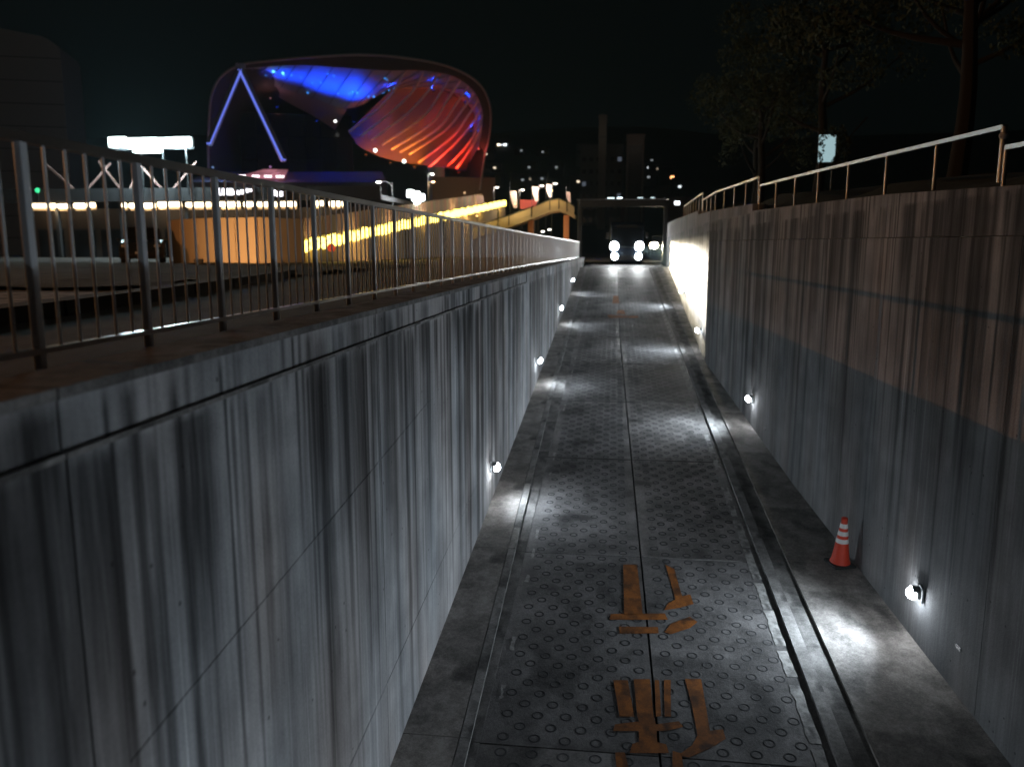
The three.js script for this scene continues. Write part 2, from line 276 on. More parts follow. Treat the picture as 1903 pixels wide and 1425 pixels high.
// faint pour lines and tie plugs on the fence-side wall
for (const [h0, d0, d1] of [[3.35, 3.2, 9.5], [1.0, 5.5, 13]]) part('pour_line', hexa([[leftX, roadY(d0) + h0, -d0], [leftX + 0.006, roadY(d0) + h0, -d0], [leftX + 0.006, roadY(d1) + h0, -d1], [leftX, roadY(d1) + h0, -d1]], [[leftX, roadY(d0) + h0 + 0.012, -d0], [leftX + 0.004, roadY(d0) + h0 + 0.012, -d0], [leftX + 0.004, roadY(d1) + h0 + 0.012, -d1], [leftX, roadY(d1) + h0 + 0.012, -d1]]), M.wallFence, wallA);

// ------------------------------------------------------------------ picket fence on the fence-side wall
const fenceX = d => interp([[-8, -2.9], [28, -2.9], [57, -2.45], [60, -2.4]], d);
const fence = thing('picket_fence', 'long galvanised picket fence with flat bottom rail above the ramp', 'fence');
{
  const cuts = [-6, 4, 14, 28, 34, 40, 46, 52, 58.5];
  for (let i = 0; i + 1 < cuts.length; i++) {
    const a = cuts[i], b = cuts[i + 1];
    part('bottom_rail', bar([fenceX(a), 5.49, -a], [fenceX(b), 5.49, -b], 0.05, 0.03), M.railMetal, fence);
    part('top_rail', bar([fenceX(a), 6.545, -a], [fenceX(b), 6.545, -b], 0.062, 0.05), M.railMetal, fence);
  }
  const post = rbox(0.042, 1.16, 0.05, 0.006, 1), pg = new THREE.CylinderGeometry(0.0085, 0.0085, 1.02, 8), rest = [];
  let np = 0;
  for (let k = 0; ; k++) {
    const d = -5.1 + k * 0.985; if (d > 58.6) break;
    part('post', post, M.galv, fence, [fenceX(d), 5.97, -d]);
    for (let j = 1; j <= 5; j++) { const q = d + j * 0.985 / 6; if (q > 58.4) break; if (q > 0.5 && np < 290) { part('picket', pg, M.galv, fence, [fenceX(q), 6.015, -q]); np++; } else if (q >= 20) rest.push(pg.clone().translate(fenceX(q), 6.015, -q)); }
  }
  if (rest.length) part('far_pickets', mergeGeometries(rest), M.galv, fence).userData.kind = 'stuff';
}
// ------------------------------------------------------------------ single-rail guards on the opposite wall, stepping up the hill
const guard = (d0, d1, y0, y1, n, label) => {
  const x = d => rightX(d) + 0.17, g = thing('guard_rail', label, 'railing', [x(d0), topY(d0), -d0], 0, 'stepped guard rails'), o = [x(d0), topY(d0), -d0], loc = (d, y) => [x(d) - o[0], y - o[1], -d - o[2]];
  const cuts = [d0, ...RW.map(q => q[0]).filter(q => q > d0 && q < d1), d1], ry = d => y0 + (y1 - y0) * (d - d0) / (d1 - d0);
  for (let i = 0; i + 1 < cuts.length; i++) part('top_rail', bar(loc(cuts[i], ry(cuts[i])), loc(cuts[i + 1], ry(cuts[i + 1])), 0.05, 0.05), M.rightRail, g);
  for (let i = 0; i <= n; i++) { const d = d0 + (d1 - d0) * i / n, h = ry(d) - topY(d); part('post', new THREE.CylinderGeometry(i === 0 ? 0.034 : 0.024, i === 0 ? 0.034 : 0.024, h, 10), M.rightRail, g, loc(d, topY(d) + h / 2)); }
  return g;
};
guard(0.5, 9.7, 6.98, 7.1, 6, 'lowest length of single-rail steel guard on the stained wall');
const gA = guard(9.78, 20.85, 7.33, 7.55, 7, 'single-rail steel guard with a round pale end knob, second step up');
part('end_cap', new THREE.SphereGeometry(0.05, 12, 8), M.whitePaint, gA, [0, 0.5, 0]);
guard(20.95, 31.8, 7.76, 7.86, 7, 'single-rail steel guard on the third step of the stained wall');
guard(31.95, 43.3, 8.12, 8.22, 7, 'single-rail steel guard on the highest step beside the ramp top');

// ------------------------------------------------------------------ wall lamps

function wallLamp(d, side, label, group) {
  const x = side < 0 ? leftX : rightX(d), y = roadY(d) + 0.76;
  const t = thing('wall_lamp', label, 'wall lamp', [x, y, -d], side < 0 ? Math.PI / 2 : -Math.PI / 2 + (side > 0 ? Math.atan2(rightX(d + 0.5) - rightX(d - 0.5), 1) : 0), group);   // local +z points out of the wall
  part('back_plate', rbox(0.2, 0.2, 0.03, 0.012), M.lampBody, t, [0, 0, 0.016]);
  part('housing', new THREE.CylinderGeometry(0.075, 0.085, 0.07, 20).rotateX(Math.PI / 2), M.lampBody, t, [0, 0, 0.066]);
  part('hood', new THREE.CylinderGeometry(0.092, 0.092, 0.09, 16, 1, true, Math.PI * 0.62, Math.PI * 0.76).rotateX(Math.PI / 2), M.lampBody, t, [0, 0, 0.09]);
  part('lens', new THREE.SphereGeometry(0.082, 18, 12), M.lampLens, t, [0, -0.004, 0.11]);
  spot(t, [0, -0.01, 0.2], [0, side < 0 ? -0.55 : -0.06, 1.2], [0.77, 0.89, 1], side < 0 ? 12 : 44, 1.22, 0.95, 3);
  return t;
}
for (const d of [5.4, 14.45, 23.5, 33.4, 42.7]) wallLamp(d, -1, 'white glowing round lamp low on the wall below the picket fence', 'lamps on the fence-side wall');
for (const d of [1.3, 10.35, 19.7, 28.65, 38.7]) wallLamp(d, 1, 'white glowing round lamp low on the wall below the guard rails', 'lamps on the stained wall');
for (const [d, h] of [[9.35, 0.62], [18.4, 0.42]]) { const t = thing('junction_plate', d < 12 ? 'small bright metal plate on the stained wall near the lowest lamp' : 'tiny metal plate on the stained wall between two lamps', 'plate', [rightX(d) - 0.008, roadY(d) + h, -d], Math.PI / 2); part('plate', rbox(0.13, 0.05, 0.016, 0.006), std([0.75, 0.76, 0.78], 0.25, 0.6), t); part('screw', new THREE.CylinderGeometry(0.006, 0.006, 0.02, 8).rotateX(Math.PI / 2), M.lampBody, t, [0.04, 0, 0]); }

// ------------------------------------------------------------------ traffic cone
{
  const d = 12.55, t = thing('traffic_cone', 'orange traffic cone with three white bands standing by the stained wall', 'traffic cone', [3.62, roadY(d) + 0.055, -d]);
  t.rotation.set(0.07, 0.3, -0.02);
  const or = std([0.72, 0.055, 0.02], 0.55), wh = std([0.8, 0.8, 0.8], 0.45);
  part('base', rbox(0.36, 0.045, 0.36, 0.02), M.black, t, [0, 0.023, 0]);
  part('body', new THREE.LatheGeometry([[0.155, 0.045], [0.15, 0.07], [0.135, 0.1], [0.105, 0.3], [0.07, 0.55], [0.045, 0.72], [0.05, 0.73], [0.046, 0.78], [0.0, 0.785]].map(q => new THREE.Vector2(...q)), 28), or, t);
  const r = y => 0.135 + (0.045 - 0.135) * (y - 0.1) / 0.62;
  for (const [a, b] of [[0.38, 0.45], [0.5, 0.57], [0.62, 0.69]]) part('reflective_band', new THREE.CylinderGeometry(r(b) + 0.004, r(a) + 0.004, b - a, 28, 1, true), wh, t, [0, (a + b) / 2, 0]);
}

// ------------------------------------------------------------------ gantry over the head of the ramp
{
  const d = 62, t = thing('gantry', 'dark steel portal gantry across the head of the ramp', 'gantry', [0.5, 4.8, -d]);
  for (const x of [-3.05, 3.3]) part('post', rbox(0.32, 4.9, 0.32, 0.03), M.darkSteel, t, [x, 2.35, 0]);
  part('beam', rbox(6.4, 0.5, 0.4, 0.03), M.darkSteel, t, [0.1, 4.6, 0.01]);
  part('top_plate', rbox(6.8, 0.06, 0.7, 0.02), std([0.4, 0.4, 0.42], 0.3, 0.8), t, [0.1, 4.89, 0]);
  for (const [x, w, k] of [[-0.75, 0.5, 3], [-0.1, 0.35, 8], [1.4, 0.4, 1.5], [2.3, 0.3, 1.5]]) part('marker_light', rbox(w, 0.06, 0.05, 0.02), glow([0.75, 0.95, 1], k), t, [x, 4.98, 0.3]);
}

// ------------------------------------------------------------------ vehicles
const paint = std([0.02, 0.028, 0.045], 0.3, 0.2), glass = std([0.015, 0.018, 0.022], 0.06), rubber = std([0.012, 0.012, 0.012], 0.85), chrome = std([0.6, 0.6, 0.62], 0.2, 1);
function wheel(parent, x, y, z, r, w = 0.22) { const p = part('wheel', new THREE.TorusGeometry(r * 0.74, r * 0.26, 12, 28).rotateY(Math.PI / 2).scale(w / (r * 0.52), 1, 1), rubber, parent, [x, y, z]); part('rim', new THREE.CylinderGeometry(r * 0.55, r * 0.55, w * 0.7, 18).rotateZ(Math.PI / 2), chrome, p); return p; }
function profile(pts, width, bevel = 0.05) { const sh = new THREE.Shape(pts.map(q => new THREE.Vector2(...q))), g = new THREE.ExtrudeGeometry(sh, { depth: width - bevel * 2, bevelThickness: bevel, bevelSize: bevel, bevelSegments: 3, steps: 1 }); g.translate(0, 0, -(width - bevel * 2) / 2); g.rotateY(-Math.PI / 2); return g; }   // profile drawn front (+x) to rear, laid along +z
{
  const d = 61.2, y = roadY(d), t = thing('bus', 'dark bus with blazing headlamps at the head of the ramp', 'bus', [0.98, y, -d]);
  part('body', profile([[0, 0.35], [0.02, 1.0], [-0.06, 1.3], [-0.32, 2.85], [-0.6, 3.05], [-8.6, 3.05], [-8.8, 2.8], [-8.8, 0.4]], 2.45, 0.08), paint, t);
  part('windscreen', profile([[0.06, 1.28], [0.07, 1.34], [-0.14, 2.6], [-0.2, 2.6]], 2.2, 0.03), glass, t);
  part('destination_board', rbox(1.5, 0.22, 0.05, 0.02), M.black, t, [0, 2.82, -0.2]);
  part('bumper', rbox(2.46, 0.34, 0.2, 0.06), std([0.03, 0.03, 0.035], 0.5), t, [0, 0.5, 0.06]);
  for (const x of [-1.45, 1.45]) { const m = part('mirror', rbox(0.2, 0.42, 0.12, 0.04), M.black, t, [x, 2.15, 0.3]); part('arm', bar([0, 0.15, 0], [-Math.sign(x) * 0.2, 0.35, -0.3], 0.035), M.black, m); }
  for (const x of [-1.08, 1.08]) for (const z of [-2.2, -6.4]) wheel(t, x, 0.48, z, 0.48, 0.28);
  for (const x of [-0.92, 0.92]) {
    part('headlamp', new THREE.SphereGeometry(0.31, 20, 14).scale(1, 1.1, 0.45), glow([0.95, 0.98, 1], 70), t, [x, 1.36, 0.07]);
    part('fog_lamp', new THREE.SphereGeometry(0.22, 16, 10).scale(1.1, 1.1, 0.45), glow([0.9, 1, 1], 60), t, [x * 0.95, 0.62, 0.17]);
  }
  for (const [x, w] of [[-0.4, 0.5], [0.45, 0.6]]) part('wiper', bar([x, 1.36, 0.1], [x + w, 1.9, 0.03], 0.02), M.black, t);
  spot(t, [0.92, 1.36, 0.24], [0.92 + 0.062 * 20, 1.36 - 0.051 * 20, 20.2], [1, 0.97, 0.9], 36000, 0.056, 0.55, 3);
  spot(t, [0.92, 1.36, 0.24], [0.92 + 0.16 * 20, 1.36 - 0.08 * 20, 20.2], [1, 0.95, 0.84], 3800, 0.085, 0.7, 3);
  spot(t, [-0.92, 1.36, 0.24], [-0.92 - 0.125 * 20, 1.36 - 0.052 * 20, 20.2], [0.95, 0.98, 1], 120, 0.07, 0.6, 3);
  for (const x of [-0.92, 0.92]) spot(t, [x, 1.36, 0.32], [x, 1.2, 6], [0.95, 0.98, 1], 24, 1.2, 0.6, 4);
  for (const x of [-0.87, 0.87]) spot(t, [x, 0.62, 0.4], [x, 0.2, 6], [0.95, 1, 1], 34, 0.5, 0.8, 3);
}
function car(pos, turn, label, mat, lit) {
  const t = thing('car', label, 'car', pos, turn);
  part('body', profile([[2.15, 0.3], [2.2, 0.62], [2.05, 0.82], [1.0, 0.98], [-1.9, 1.0], [-2.15, 0.85], [-2.2, 0.35]], 1.78, 0.09), mat, t);
  part('cabin', profile([[0.95, 0.95], [0.25, 1.5], [-1.1, 1.54], [-1.85, 0.97]], 1.5, 0.1), glass, t);
  part('roof', rbox(1.28, 0.06, 1.35, 0.03), mat, t, [0, 1.63, -0.45]);
  part('bumper', rbox(1.76, 0.22, 0.16, 0.06), M.black, t, [0, 0.4, 2.2]);
  for (const x of [-0.78, 0.78]) { for (const z of [1.35, -1.35]) wheel(t, x, 0.33, z, 0.33); part('mirror', rbox(0.18, 0.13, 0.1, 0.04), mat, t, [x * 1.26, 1.05, 0.65]); part('headlamp', new THREE.SphereGeometry(lit ? 0.3 : 0.12, 14, 10).scale(1.3, 1, 0.6), lit ? glow([1, 0.88, 0.66], 60) : std([0.5, 0.5, 0.5], 0.2), t, [x * 0.84, 0.75, 2.18]); }
  part('number_plate', rbox(0.5, 0.11, 0.02, 0.005), std([0.7, 0.7, 0.7], 0.5), t, [0, 0.48, 2.3]);
  return t;
}
{
  const d = 76, c = car([4.2, 5.6, -d], 0.02, 'dark car with warm dazzling headlamps waiting behind the bus', std([0.03, 0.03, 0.03], 0.3, 0.3), true);
  spot(c, [-0.66, 0.78, 2.42], [-0.6, -0.1, 22], [1, 0.86, 0.6], 52000, 0.06, 0.4, 3);
  spot(c, [0.66, 0.78, 2.42], [0.1, -0.1, 22], [1, 0.86, 0.6], 9000, 0.07, 0.6, 3);
}

// ------------------------------------------------------------------ street lamps (with their own light)
function streetLamp(pos, h, rgb, cd, label, group, turn = 0, arm = 0.9, power = 12) {
  const t = thing('street_lamp', label, 'street lamp', pos, turn, group);
  part('base', new THREE.CylinderGeometry(0.11, 0.15, 0.4, 14), M.darkSteel, t, [0, 0.2, 0]);
  part('pole', new THREE.CylinderGeometry(0.045, 0.08, h - 0.4, 12), M.darkSteel, t, [0, 0.4 + (h - 0.4) / 2, 0]);
  part('arm', tube([[0, h - 0.3, 0], [arm * 0.4, h + 0.05, 0], [arm, h + 0.1, 0]], 0.035, 12, 8), M.darkSteel, t);
  const head = part('lamp_head', rbox(0.5, 0.12, 0.26, 0.05), M.darkSteel, t, [arm + 0.2, h + 0.1, 0]);
  part('lamp_lens', new THREE.SphereGeometry(0.12, 14, 10).scale(1.5, 0.75, 0.9), glow(rgb, power), head, [0, -0.07, 0]);
  point(t, [arm + 0.2, h - 0.18, 0], rgb, cd, 5);
  return t;
}
streetLamp([-30, 5.39, -9], 6.0, [1, 0.44, 0.16], 430, 'tall sodium street lamp out on the paved plaza beyond the footpath', undefined, 0);
streetLamp([-17.6, 5.2, -64.3], 6.1, [1, 0.97, 0.9], 60, 'white street lamp beside the end of the lit shop building', undefined, Math.PI);

// ------------------------------------------------------------------ the low shop building with its row of canopy lights
{
  const t = thing('shop_building', 'long low building with a row of warm lights under its canopy', 'building', [-33, 5.05, -66]);
  const wall = std([0.06, 0.05, 0.045], 0.85), dark = std([0.025, 0.025, 0.028], 0.7);
  part('wall', box(30, 4.2, 8), wall, t, [0, 2.1, 0]);
  part('fascia', box(31, 1.0, 0.25), std([0.025, 0.025, 0.028], 0.7), t, [0, 5.2, 5.3]);
  part('roof', box(31, 0.35, 10.4), dark, t, [0, 4.88, 0.1]);
  for (let i = 0; i < 11; i++) { const x = -14 + i * 2.75; part('column', rbox(0.28, 4.65, 0.28, 0.03), dark, t, [x, 2.35, 5.0]); const w = part('shop_window', box(2.2, 2.3, 0.06), glass, t, [x + 1.3, 1.4, 4.03]); part('frame', box(2.34, 0.1, 0.1), dark, w, [0, 1.2, 0.02]); }
  const runs = [[-13.9, 0.35], [-12.3, 2.2], [-10.6, 1.0], [-9.2, 1.0], [-8.2, 0.7], [-5.4, 0.4], [-3.9, 2.2], [-1.6, 2.0], [0.8, 2.1], [3.1, 2.2], [4.9, 0.8], [6.4, 1.6], [8.1, 1.3], [10.6, 0.7], [11.9, 1.1]];
  for (const [x, w] of runs) { const f = part('canopy_light', rbox(w, 0.36, 0.2, 0.1), glow([1, 0.8, 0.52], rr(4, 9)), t, [x, 4.42 + rr(-0.04, 0.04), 5.15]); part('reflector', box(w, 0.32, 0.04), std([0.8, 0.6, 0.4], 0.6), f, [0, -0.22, -0.13]); }
  for (const x of [-11.5, -2.5, 3, 10]) point(t, [x, 4.0, 5.6], [1, 0.72, 0.42], 4, 10);
}
{ // V struts with coloured lamps standing on the roof
  const steel = std([0.35, 0.22, 0.2], 0.5, 0.2);
  for (const [x, a, b, rgb, rgb2] of [[-42.2, -3.4, 2.4, [1, 0.05, 0.08], [0.5, 0.9, 0.6]], [-38.4, -2.4, 1.3, [0.9, 0.02, 0.06], [0.05, 1, 0.4]], [-34.9, -2.7, 2.3, [1, 0.03, 0.05], null]]) {
    const t = thing('strut_frame', rgb2 ? (rgb2[1] > 0.95 ? 'V-shaped roof strut with a red and a green lamp at its foot' : 'V-shaped roof strut with a red and a pale lamp at its foot') : 'V-shaped roof strut with a single red lamp at its foot', 'strut', [x, 10.2, -61.2]);
    part('foot', rbox(0.5, 0.22, 0.4, 0.04), M.darkSteel, t, [0, 0.05, 0]);
    part('strut', bar([-0.12, 0.15, 0], [a, 2.75, -0.5], 0.14), steel, t); part('strut', bar([0.12, 0.15, 0], [b, 2.6, -0.5], 0.14), steel, t);
    const l = part('coloured_lamp', new THREE.SphereGeometry(0.17, 12, 8), glow(rgb, 0.8), t, [-0.05, 0.36, 0.25]);
    if (rgb2) part('coloured_lamp', new THREE.SphereGeometry(0.17, 12, 8), glow(rgb2, 1.1), t, [0.55, 0.38, 0.25]);
    point(t, [0, 0.5, 0.5], rgb, 1.6, 4);
  }
  const t = thing('signal_lamp', 'green signal lamp with a white lamp beside it above the canopy', 'lamp', [-45.5, 9.9, -60.6]);
  part('post', new THREE.CylinderGeometry(0.05, 0.05, 0.8, 8), M.darkSteel, t, [0, 0.3, 0]); part('green_lens', new THREE.SphereGeometry(0.2, 12, 8), glow([0.05, 0.9, 0.35], 1.2), t, [0, 0.75, 0]); part('white_lens', new THREE.SphereGeometry(0.17, 12, 8), glow([1, 0.95, 0.9], 3), t, [-0.9, 0.9, 0]); part('bracket', bar([-0.9, 0.8, 0], [0, 0.6, 0], 0.05), M.darkSteel, t);
}
{ // the big cold-white roof sign
  const t = thing('roof_sign', 'wide dazzling cold-white light sign above the low building', 'sign', [-35.4, 10.2, -60]);
  const g = glow([0.8, 1, 1], 9);
  for (const [x, y, w, h] of [[-2.6, 3.95, 1.5, 0.8], [-1.25, 3.85, 1.3, 0.78], [0, 3.75, 1.45, 1.0], [1.35, 3.85, 1.3, 0.75], [2.65, 3.9, 1.5, 0.72]]) part('light_panel', rbox(w, h, 0.3, 0.14), g, t, [x, y, 0]);
  part('light_panel', rbox(2.4, 0.4, 0.3, 0.14), g, t, [-0.2, 3.3, 0]);
  for (const x of [-2.8, -0.9, 0.9, 2.8]) part('support', rbox(0.1, 3.6, 0.1, 0.01), M.darkSteel, t, [x, 1.75, -0.25]);
  part('back_frame', box(6.9, 0.9, 0.1), M.darkSteel, t, [0, 3.85, -0.24]);
  point(t, [-1.7, 3.7, 0.9], [0.72, 0.95, 1], 190, 20); point(t, [1.7, 3.7, 0.9], [0.72, 0.95, 1], 190, 20);
}
{ // two short runs of white channel letters on the fascia, too blurred in the photograph to read
  const g = glow([0.95, 0.93, 1], 4);
  let t = thing('shop_sign', 'row of glowing white letter shapes on the dark fascia', 'sign', [-29.1, 10.35, -60.45]);
  let x = -1.45; for (const [w, h, y] of [[0.36, 0.55, 0.05], [0.1, 0.12, -0.15], [0.34, 0.5, 0.05], [0.1, 0.5, 0.05], [0.34, 0.48, 0.04], [0.14, 0.3, -0.03], [0.3, 0.3, -0.03], [0.3, 0.3, 0.02], [0.3, 0.28, 0.12], [0.24, 0.2, 0.14]]) { part('letter', rbox(w, h, 0.08, 0.04), g, t, [x + w / 2, y, 0]); x += w + 0.05; }
  part('backing', box(3.1, 0.75, 0.06), M.black, t, [0, 0, -0.08]);
  t = thing('shop_sign', 'short bright white blurred sign beside the longer letter row', 'sign', [-25.6, 10.25, -60.4]);
  part('letter', rbox(0.42, 0.42, 0.08, 0.08), g, t, [-0.26, 0.03, 0]); part('letter', rbox(0.5, 0.36, 0.08, 0.08), g, t, [0.24, -0.05, 0]); part('backing', box(1.2, 0.6, 0.06), M.black, t, [0, 0, -0.08]);
}
{ // cloud-shaped white sign by the ramp
  const t = thing('light_sign', 'small cluster-shaped white light sign above the garlanded ramp', 'sign', [-15.85, 5.05, -65]);
  const g = glow([0.9, 0.97, 1], 10);
  for (const [x, y, w, h] of [[-0.45, 5.4, 0.6, 0.6], [0, 5.2, 0.7, 0.75], [0.45, 5.1, 0.55, 0.55], [0.1, 4.8, 0.55, 0.4]]) part('light_panel', rbox(w, h, 0.2, 0.15), g, t, [x, y, 0.02 * x]);
  part('pole', new THREE.CylinderGeometry(0.07, 0.09, 4.9, 10), M.darkSteel, t, [0, 2.45, -0.25]);
  point(t, [0.1, 5.1, 0.5], [0.9, 0.97, 1], 45, 10);
}

// ------------------------------------------------------------------ tan wall, garlanded ramp and arched footbridge
{
  const t = thing('curved_wall', 'tan floodlit curved wall standing on the plaza', 'wall', [-16.6, 5.38, -34.6]);
  const tan = std([0.5, 0.37, 0.24], 0.85), pts = [[-4.6, -2.6], [-3.2, -1.2], [-1.9, -0.3], [-0.9, 0.15], [0.2, 0.4], [1.25, 0.55], [1.7, 0.2], [2.5, -1.4]];
  for (let i = 0; i + 1 < pts.length; i++) { const [a, b] = [pts[i], pts[i + 1]], L = Math.hypot(b[0] - a[0], b[1] - a[1]); part('wall_panel', box(L - 0.02, 2.0, 0.25), tan, t, [(a[0] + b[0]) / 2, 1.0, (a[1] + b[1]) / 2], [0, -Math.atan2(b[1] - a[1], b[0] - a[0]), 0]); }
  const f = thing('floodlight', 'low orange floodlight on the ground before the tan wall', 'floodlight', [-15.9, 5.38, -29.8]);
  part('stand', rbox(0.3, 0.06, 0.2, 0.02), M.darkSteel, f, [0, 0.03, 0]); part('housing', rbox(0.36, 0.2, 0.12, 0.03), M.darkSteel, f, [0, 0.17, 0]); part('lens', rbox(0.3, 0.15, 0.03, 0.01), glow([1, 0.55, 0.22], 6), f, [0, 0.17, -0.07]);
  spot(f, [0, 0.2, -0.14], [0.1, 1.0, -5], [1, 0.58, 0.26], 75, 0.8, 0.7, 6);
}
const RA = new THREE.Vector3(-14.7, 5.38, -36), RB = new THREE.Vector3(-11.85, 10.45, -90);
{
  const t = thing('plaza_ramp', 'long rising pedestrian ramp with a yellow light garland along its parapet', 'ramp');
  const tan = std([0.42, 0.33, 0.22], 0.85), at = k => RA.clone().lerp(RB, k), n = 18;
  for (let i = 0; i < n; i++) {
    const a = at(i / n), b = at((i + 0.985) / n);
    part('side_wall', hexa([[a.x - 0.3, 5.0, a.z], [a.x, 5.0, a.z], [b.x, 5.0, b.z], [b.x - 0.3, 5.0, b.z]], [[a.x - 0.3, a.y + 0.35, a.z], [a.x, a.y + 0.35, a.z], [b.x, b.y + 0.35, b.z], [b.x - 0.3, b.y + 0.35, b.z]]), tan, t);
    part('parapet', hexa([[a.x - 0.16, a.y + 0.36, a.z], [a.x - 0.06, a.y + 0.36, a.z], [b.x - 0.06, b.y + 0.36, b.z], [b.x - 0.16, b.y + 0.36, b.z]], [[a.x - 0.16, a.y + 1.0, a.z], [a.x - 0.06, a.y + 1.0, a.z], [b.x - 0.06, b.y + 1.0, b.z], [b.x - 0.16, b.y + 1.0, b.z]]), std([0.3, 0.26, 0.16], 0.8), t);
    part('deck', hexa([[a.x - 3, a.y - 0.2, a.z], [a.x - 0.31, a.y - 0.2, a.z], [b.x - 0.31, b.y - 0.2, b.z], [b.x - 3, b.y - 0.2, b.z]], [[a.x - 3, a.y, a.z], [a.x - 0.31, a.y, a.z], [b.x - 0.31, b.y, b.z], [b.x - 3, b.y, b.z]]), tan, t);
  }
  const slat = box(0.06, 1.5, 0.62);
  for (let i = 0; i < 72; i++) { const p = at((i + 0.5) / 72); part('slat', slat, std([0.5 + 0.08 * (i % 3), 0.42 + 0.06 * (i % 2), 0.32], 0.7), t, [p.x - 2.6, p.y + 0.85, p.z], [0, -0.053, 0]); }
  const beads = [], L = RA.distanceTo(RB);
  const im = new THREE.InstancedMesh(new THREE.SphereGeometry(0.046, 6, 4), glow([1, 0.74, 0.14], 6), 3800), m = new THREE.Matrix4();
  for (let i = 0; i < 3800; i++) { const k = rnd(), p = at(k), drop = Math.pow(rnd(), 0.8) * 0.56, s = rr(0.7, 1.35); im.setMatrixAt(i, m.makeScale(s, s, s).setPosition(p.x + rr(-0.02, 0.05), p.y + 0.98 - drop - 0.08 * Math.abs(Math.sin(k * L * 1.3)), p.z)); }
  im.name = 'light_garland'; im.userData.kind = 'stuff'; t.add(im);
  for (const k of [0.04, 0.14, 0.26, 0.4, 0.56, 0.75, 0.93]) { const p = at(k); point(t, [p.x + 0.5, p.y + 0.75, p.z], [1, 0.66, 0.14], 2.6 + 5 * k, 12); point(t, [p.x - 1.6, p.y + 0.5, p.z], [1, 0.62, 0.3], 2.2 + 3 * k, 10); }
  for (const [k, w, h] of [[0.2, 1.3, 1.7], [0.33, 1.0, 2.2], [0.28, 0.7, 0.9]]) { const p = at(k), dd = part('doorway', box(0.05, h, w), M.black, t, [p.x + 0.02, 5.05 + h / 2, p.z], [0, -0.053, 0]); part('frame', box(0.08, 0.08, w + 0.16), M.darkSteel, dd, [0, h / 2 + 0.04, 0]); }
  const f = thing('ground_floodlight', 'orange floodlight washing the foot of the garlanded ramp', 'floodlight', [-9.2, 5.38, -44]);
  part('stand', rbox(0.3, 0.06, 0.2, 0.02), M.darkSteel, f, [0, 0.03, 0]); part('housing', rbox(0.14, 0.2, 0.36, 0.03), M.darkSteel, f, [0, 0.17, 0]); part('lens', rbox(0.03, 0.15, 0.3, 0.01), glow([1, 0.55, 0.22], 6), f, [-0.08, 0.17, 0]);
  spot(f, [-0.15, 0.2, 0], [-5, 0.5, -1.5], [1, 0.56, 0.24], 60, 1.0, 0.8, 6);
  const s = thing('road_sign', 'round red sign on a thin post before the garlanded ramp', 'sign', [-13.3, 5.38, -37.5]);
  part('post', new THREE.CylinderGeometry(0.03, 0.03, 0.75, 8), M.darkSteel, s, [0, 0.37, 0]); part('disc', new THREE.CylinderGeometry(0.2, 0.2, 0.05, 20).rotateX(Math.PI / 2), glow([0.9, 0.06, 0.02], 0.6), s, [0, 0.72, 0]); part('mark', rbox(0.14, 0.04, 0.02, 0.01), std([0.7, 0.4, 0.3], 0.5), s, [0, 0.72, 0.035]);
}
{
  const t = thing('footbridge', 'arched footbridge with amber-lit panelled parapet on pillars', 'bridge', [0, 5.05, -72]);
  const tan = std([0.45, 0.38, 0.25], 0.85), P = [[-15.5, 1.1], [-13.8, 1.9], [-11.5, 2.75], [-9.2, 3.45], [-7.2, 4.15], [-5.6, 4.75], [-4.8, 4.85], [-4.1, 4.6], [-3.4, 4.2]];
  for (let i = 0; i + 1 < P.length; i++) {
    const [a, b] = [P[i], P[i + 1]], quad = (h0, h1, z0, z1, gap) => hexa([[a[0] + gap, a[1] + h0, z1], [b[0] - gap, b[1] + h0, z1], [b[0] - gap, b[1] + h0, z0], [a[0] + gap, a[1] + h0, z0]], [[a[0] + gap, a[1] + h1, z1], [b[0] - gap, b[1] + h1, z1], [b[0] - gap, b[1] + h1, z0], [a[0] + gap, a[1] + h1, z0]]);
    part('deck', quad(-0.55, -0.2, -3, 0, 0), tan, t);
    part('parapet_panel', quad(-0.19, 0.42, -0.12, 0.02, 0.05), tan, t);
    part('handrail', bar([a[0], a[1] + 0.5, -0.05], [b[0], b[1] + 0.5, -0.05], 0.08), M.darkSteel, t);
    part('post', rbox(0.09, 0.9, 0.16, 0.02), M.darkSteel, t, [a[0], a[1] + 0.06, -0.03]);
  }
  for (const [x, h] of [[-4.2, 4.0], [-7.4, 3.55], [-10.4, 2.6]]) part('pillar', rbox(0.5, h, 0.5, 0.04), std([0.5, 0.28, 0.16], 0.8), t, [x, h / 2, -1.4]);
  for (const [x, y] of [[-12, 3.0], [-8.6, 4.0], [-5.4, 5.1]]) { const l = part('parapet_lamp', rbox(0.16, 0.08, 0.12, 0.02), glow([1, 0.6, 0.2], 4), t, [x, y + 0.9, 0.35]); part('stem', bar([0, 0, 0], [0, -0.5, -0.3], 0.03), M.darkSteel, l); point(t, [x, y + 0.75, 0.9], [1, 0.66, 0.24], 7, 5); }
  point(t, [-4.9, 2.6, 0.6], [1, 0.45, 0.18], 5, 5);
  for (const x of [-6.3, -5.7]) part('under_lamp', rbox(0.3, 0.12, 0.12, 0.05), glow([1, 0.92, 0.8], 5), t, [x, 2.55 + 0.3 * (x + 6.3), -1.2]);
}
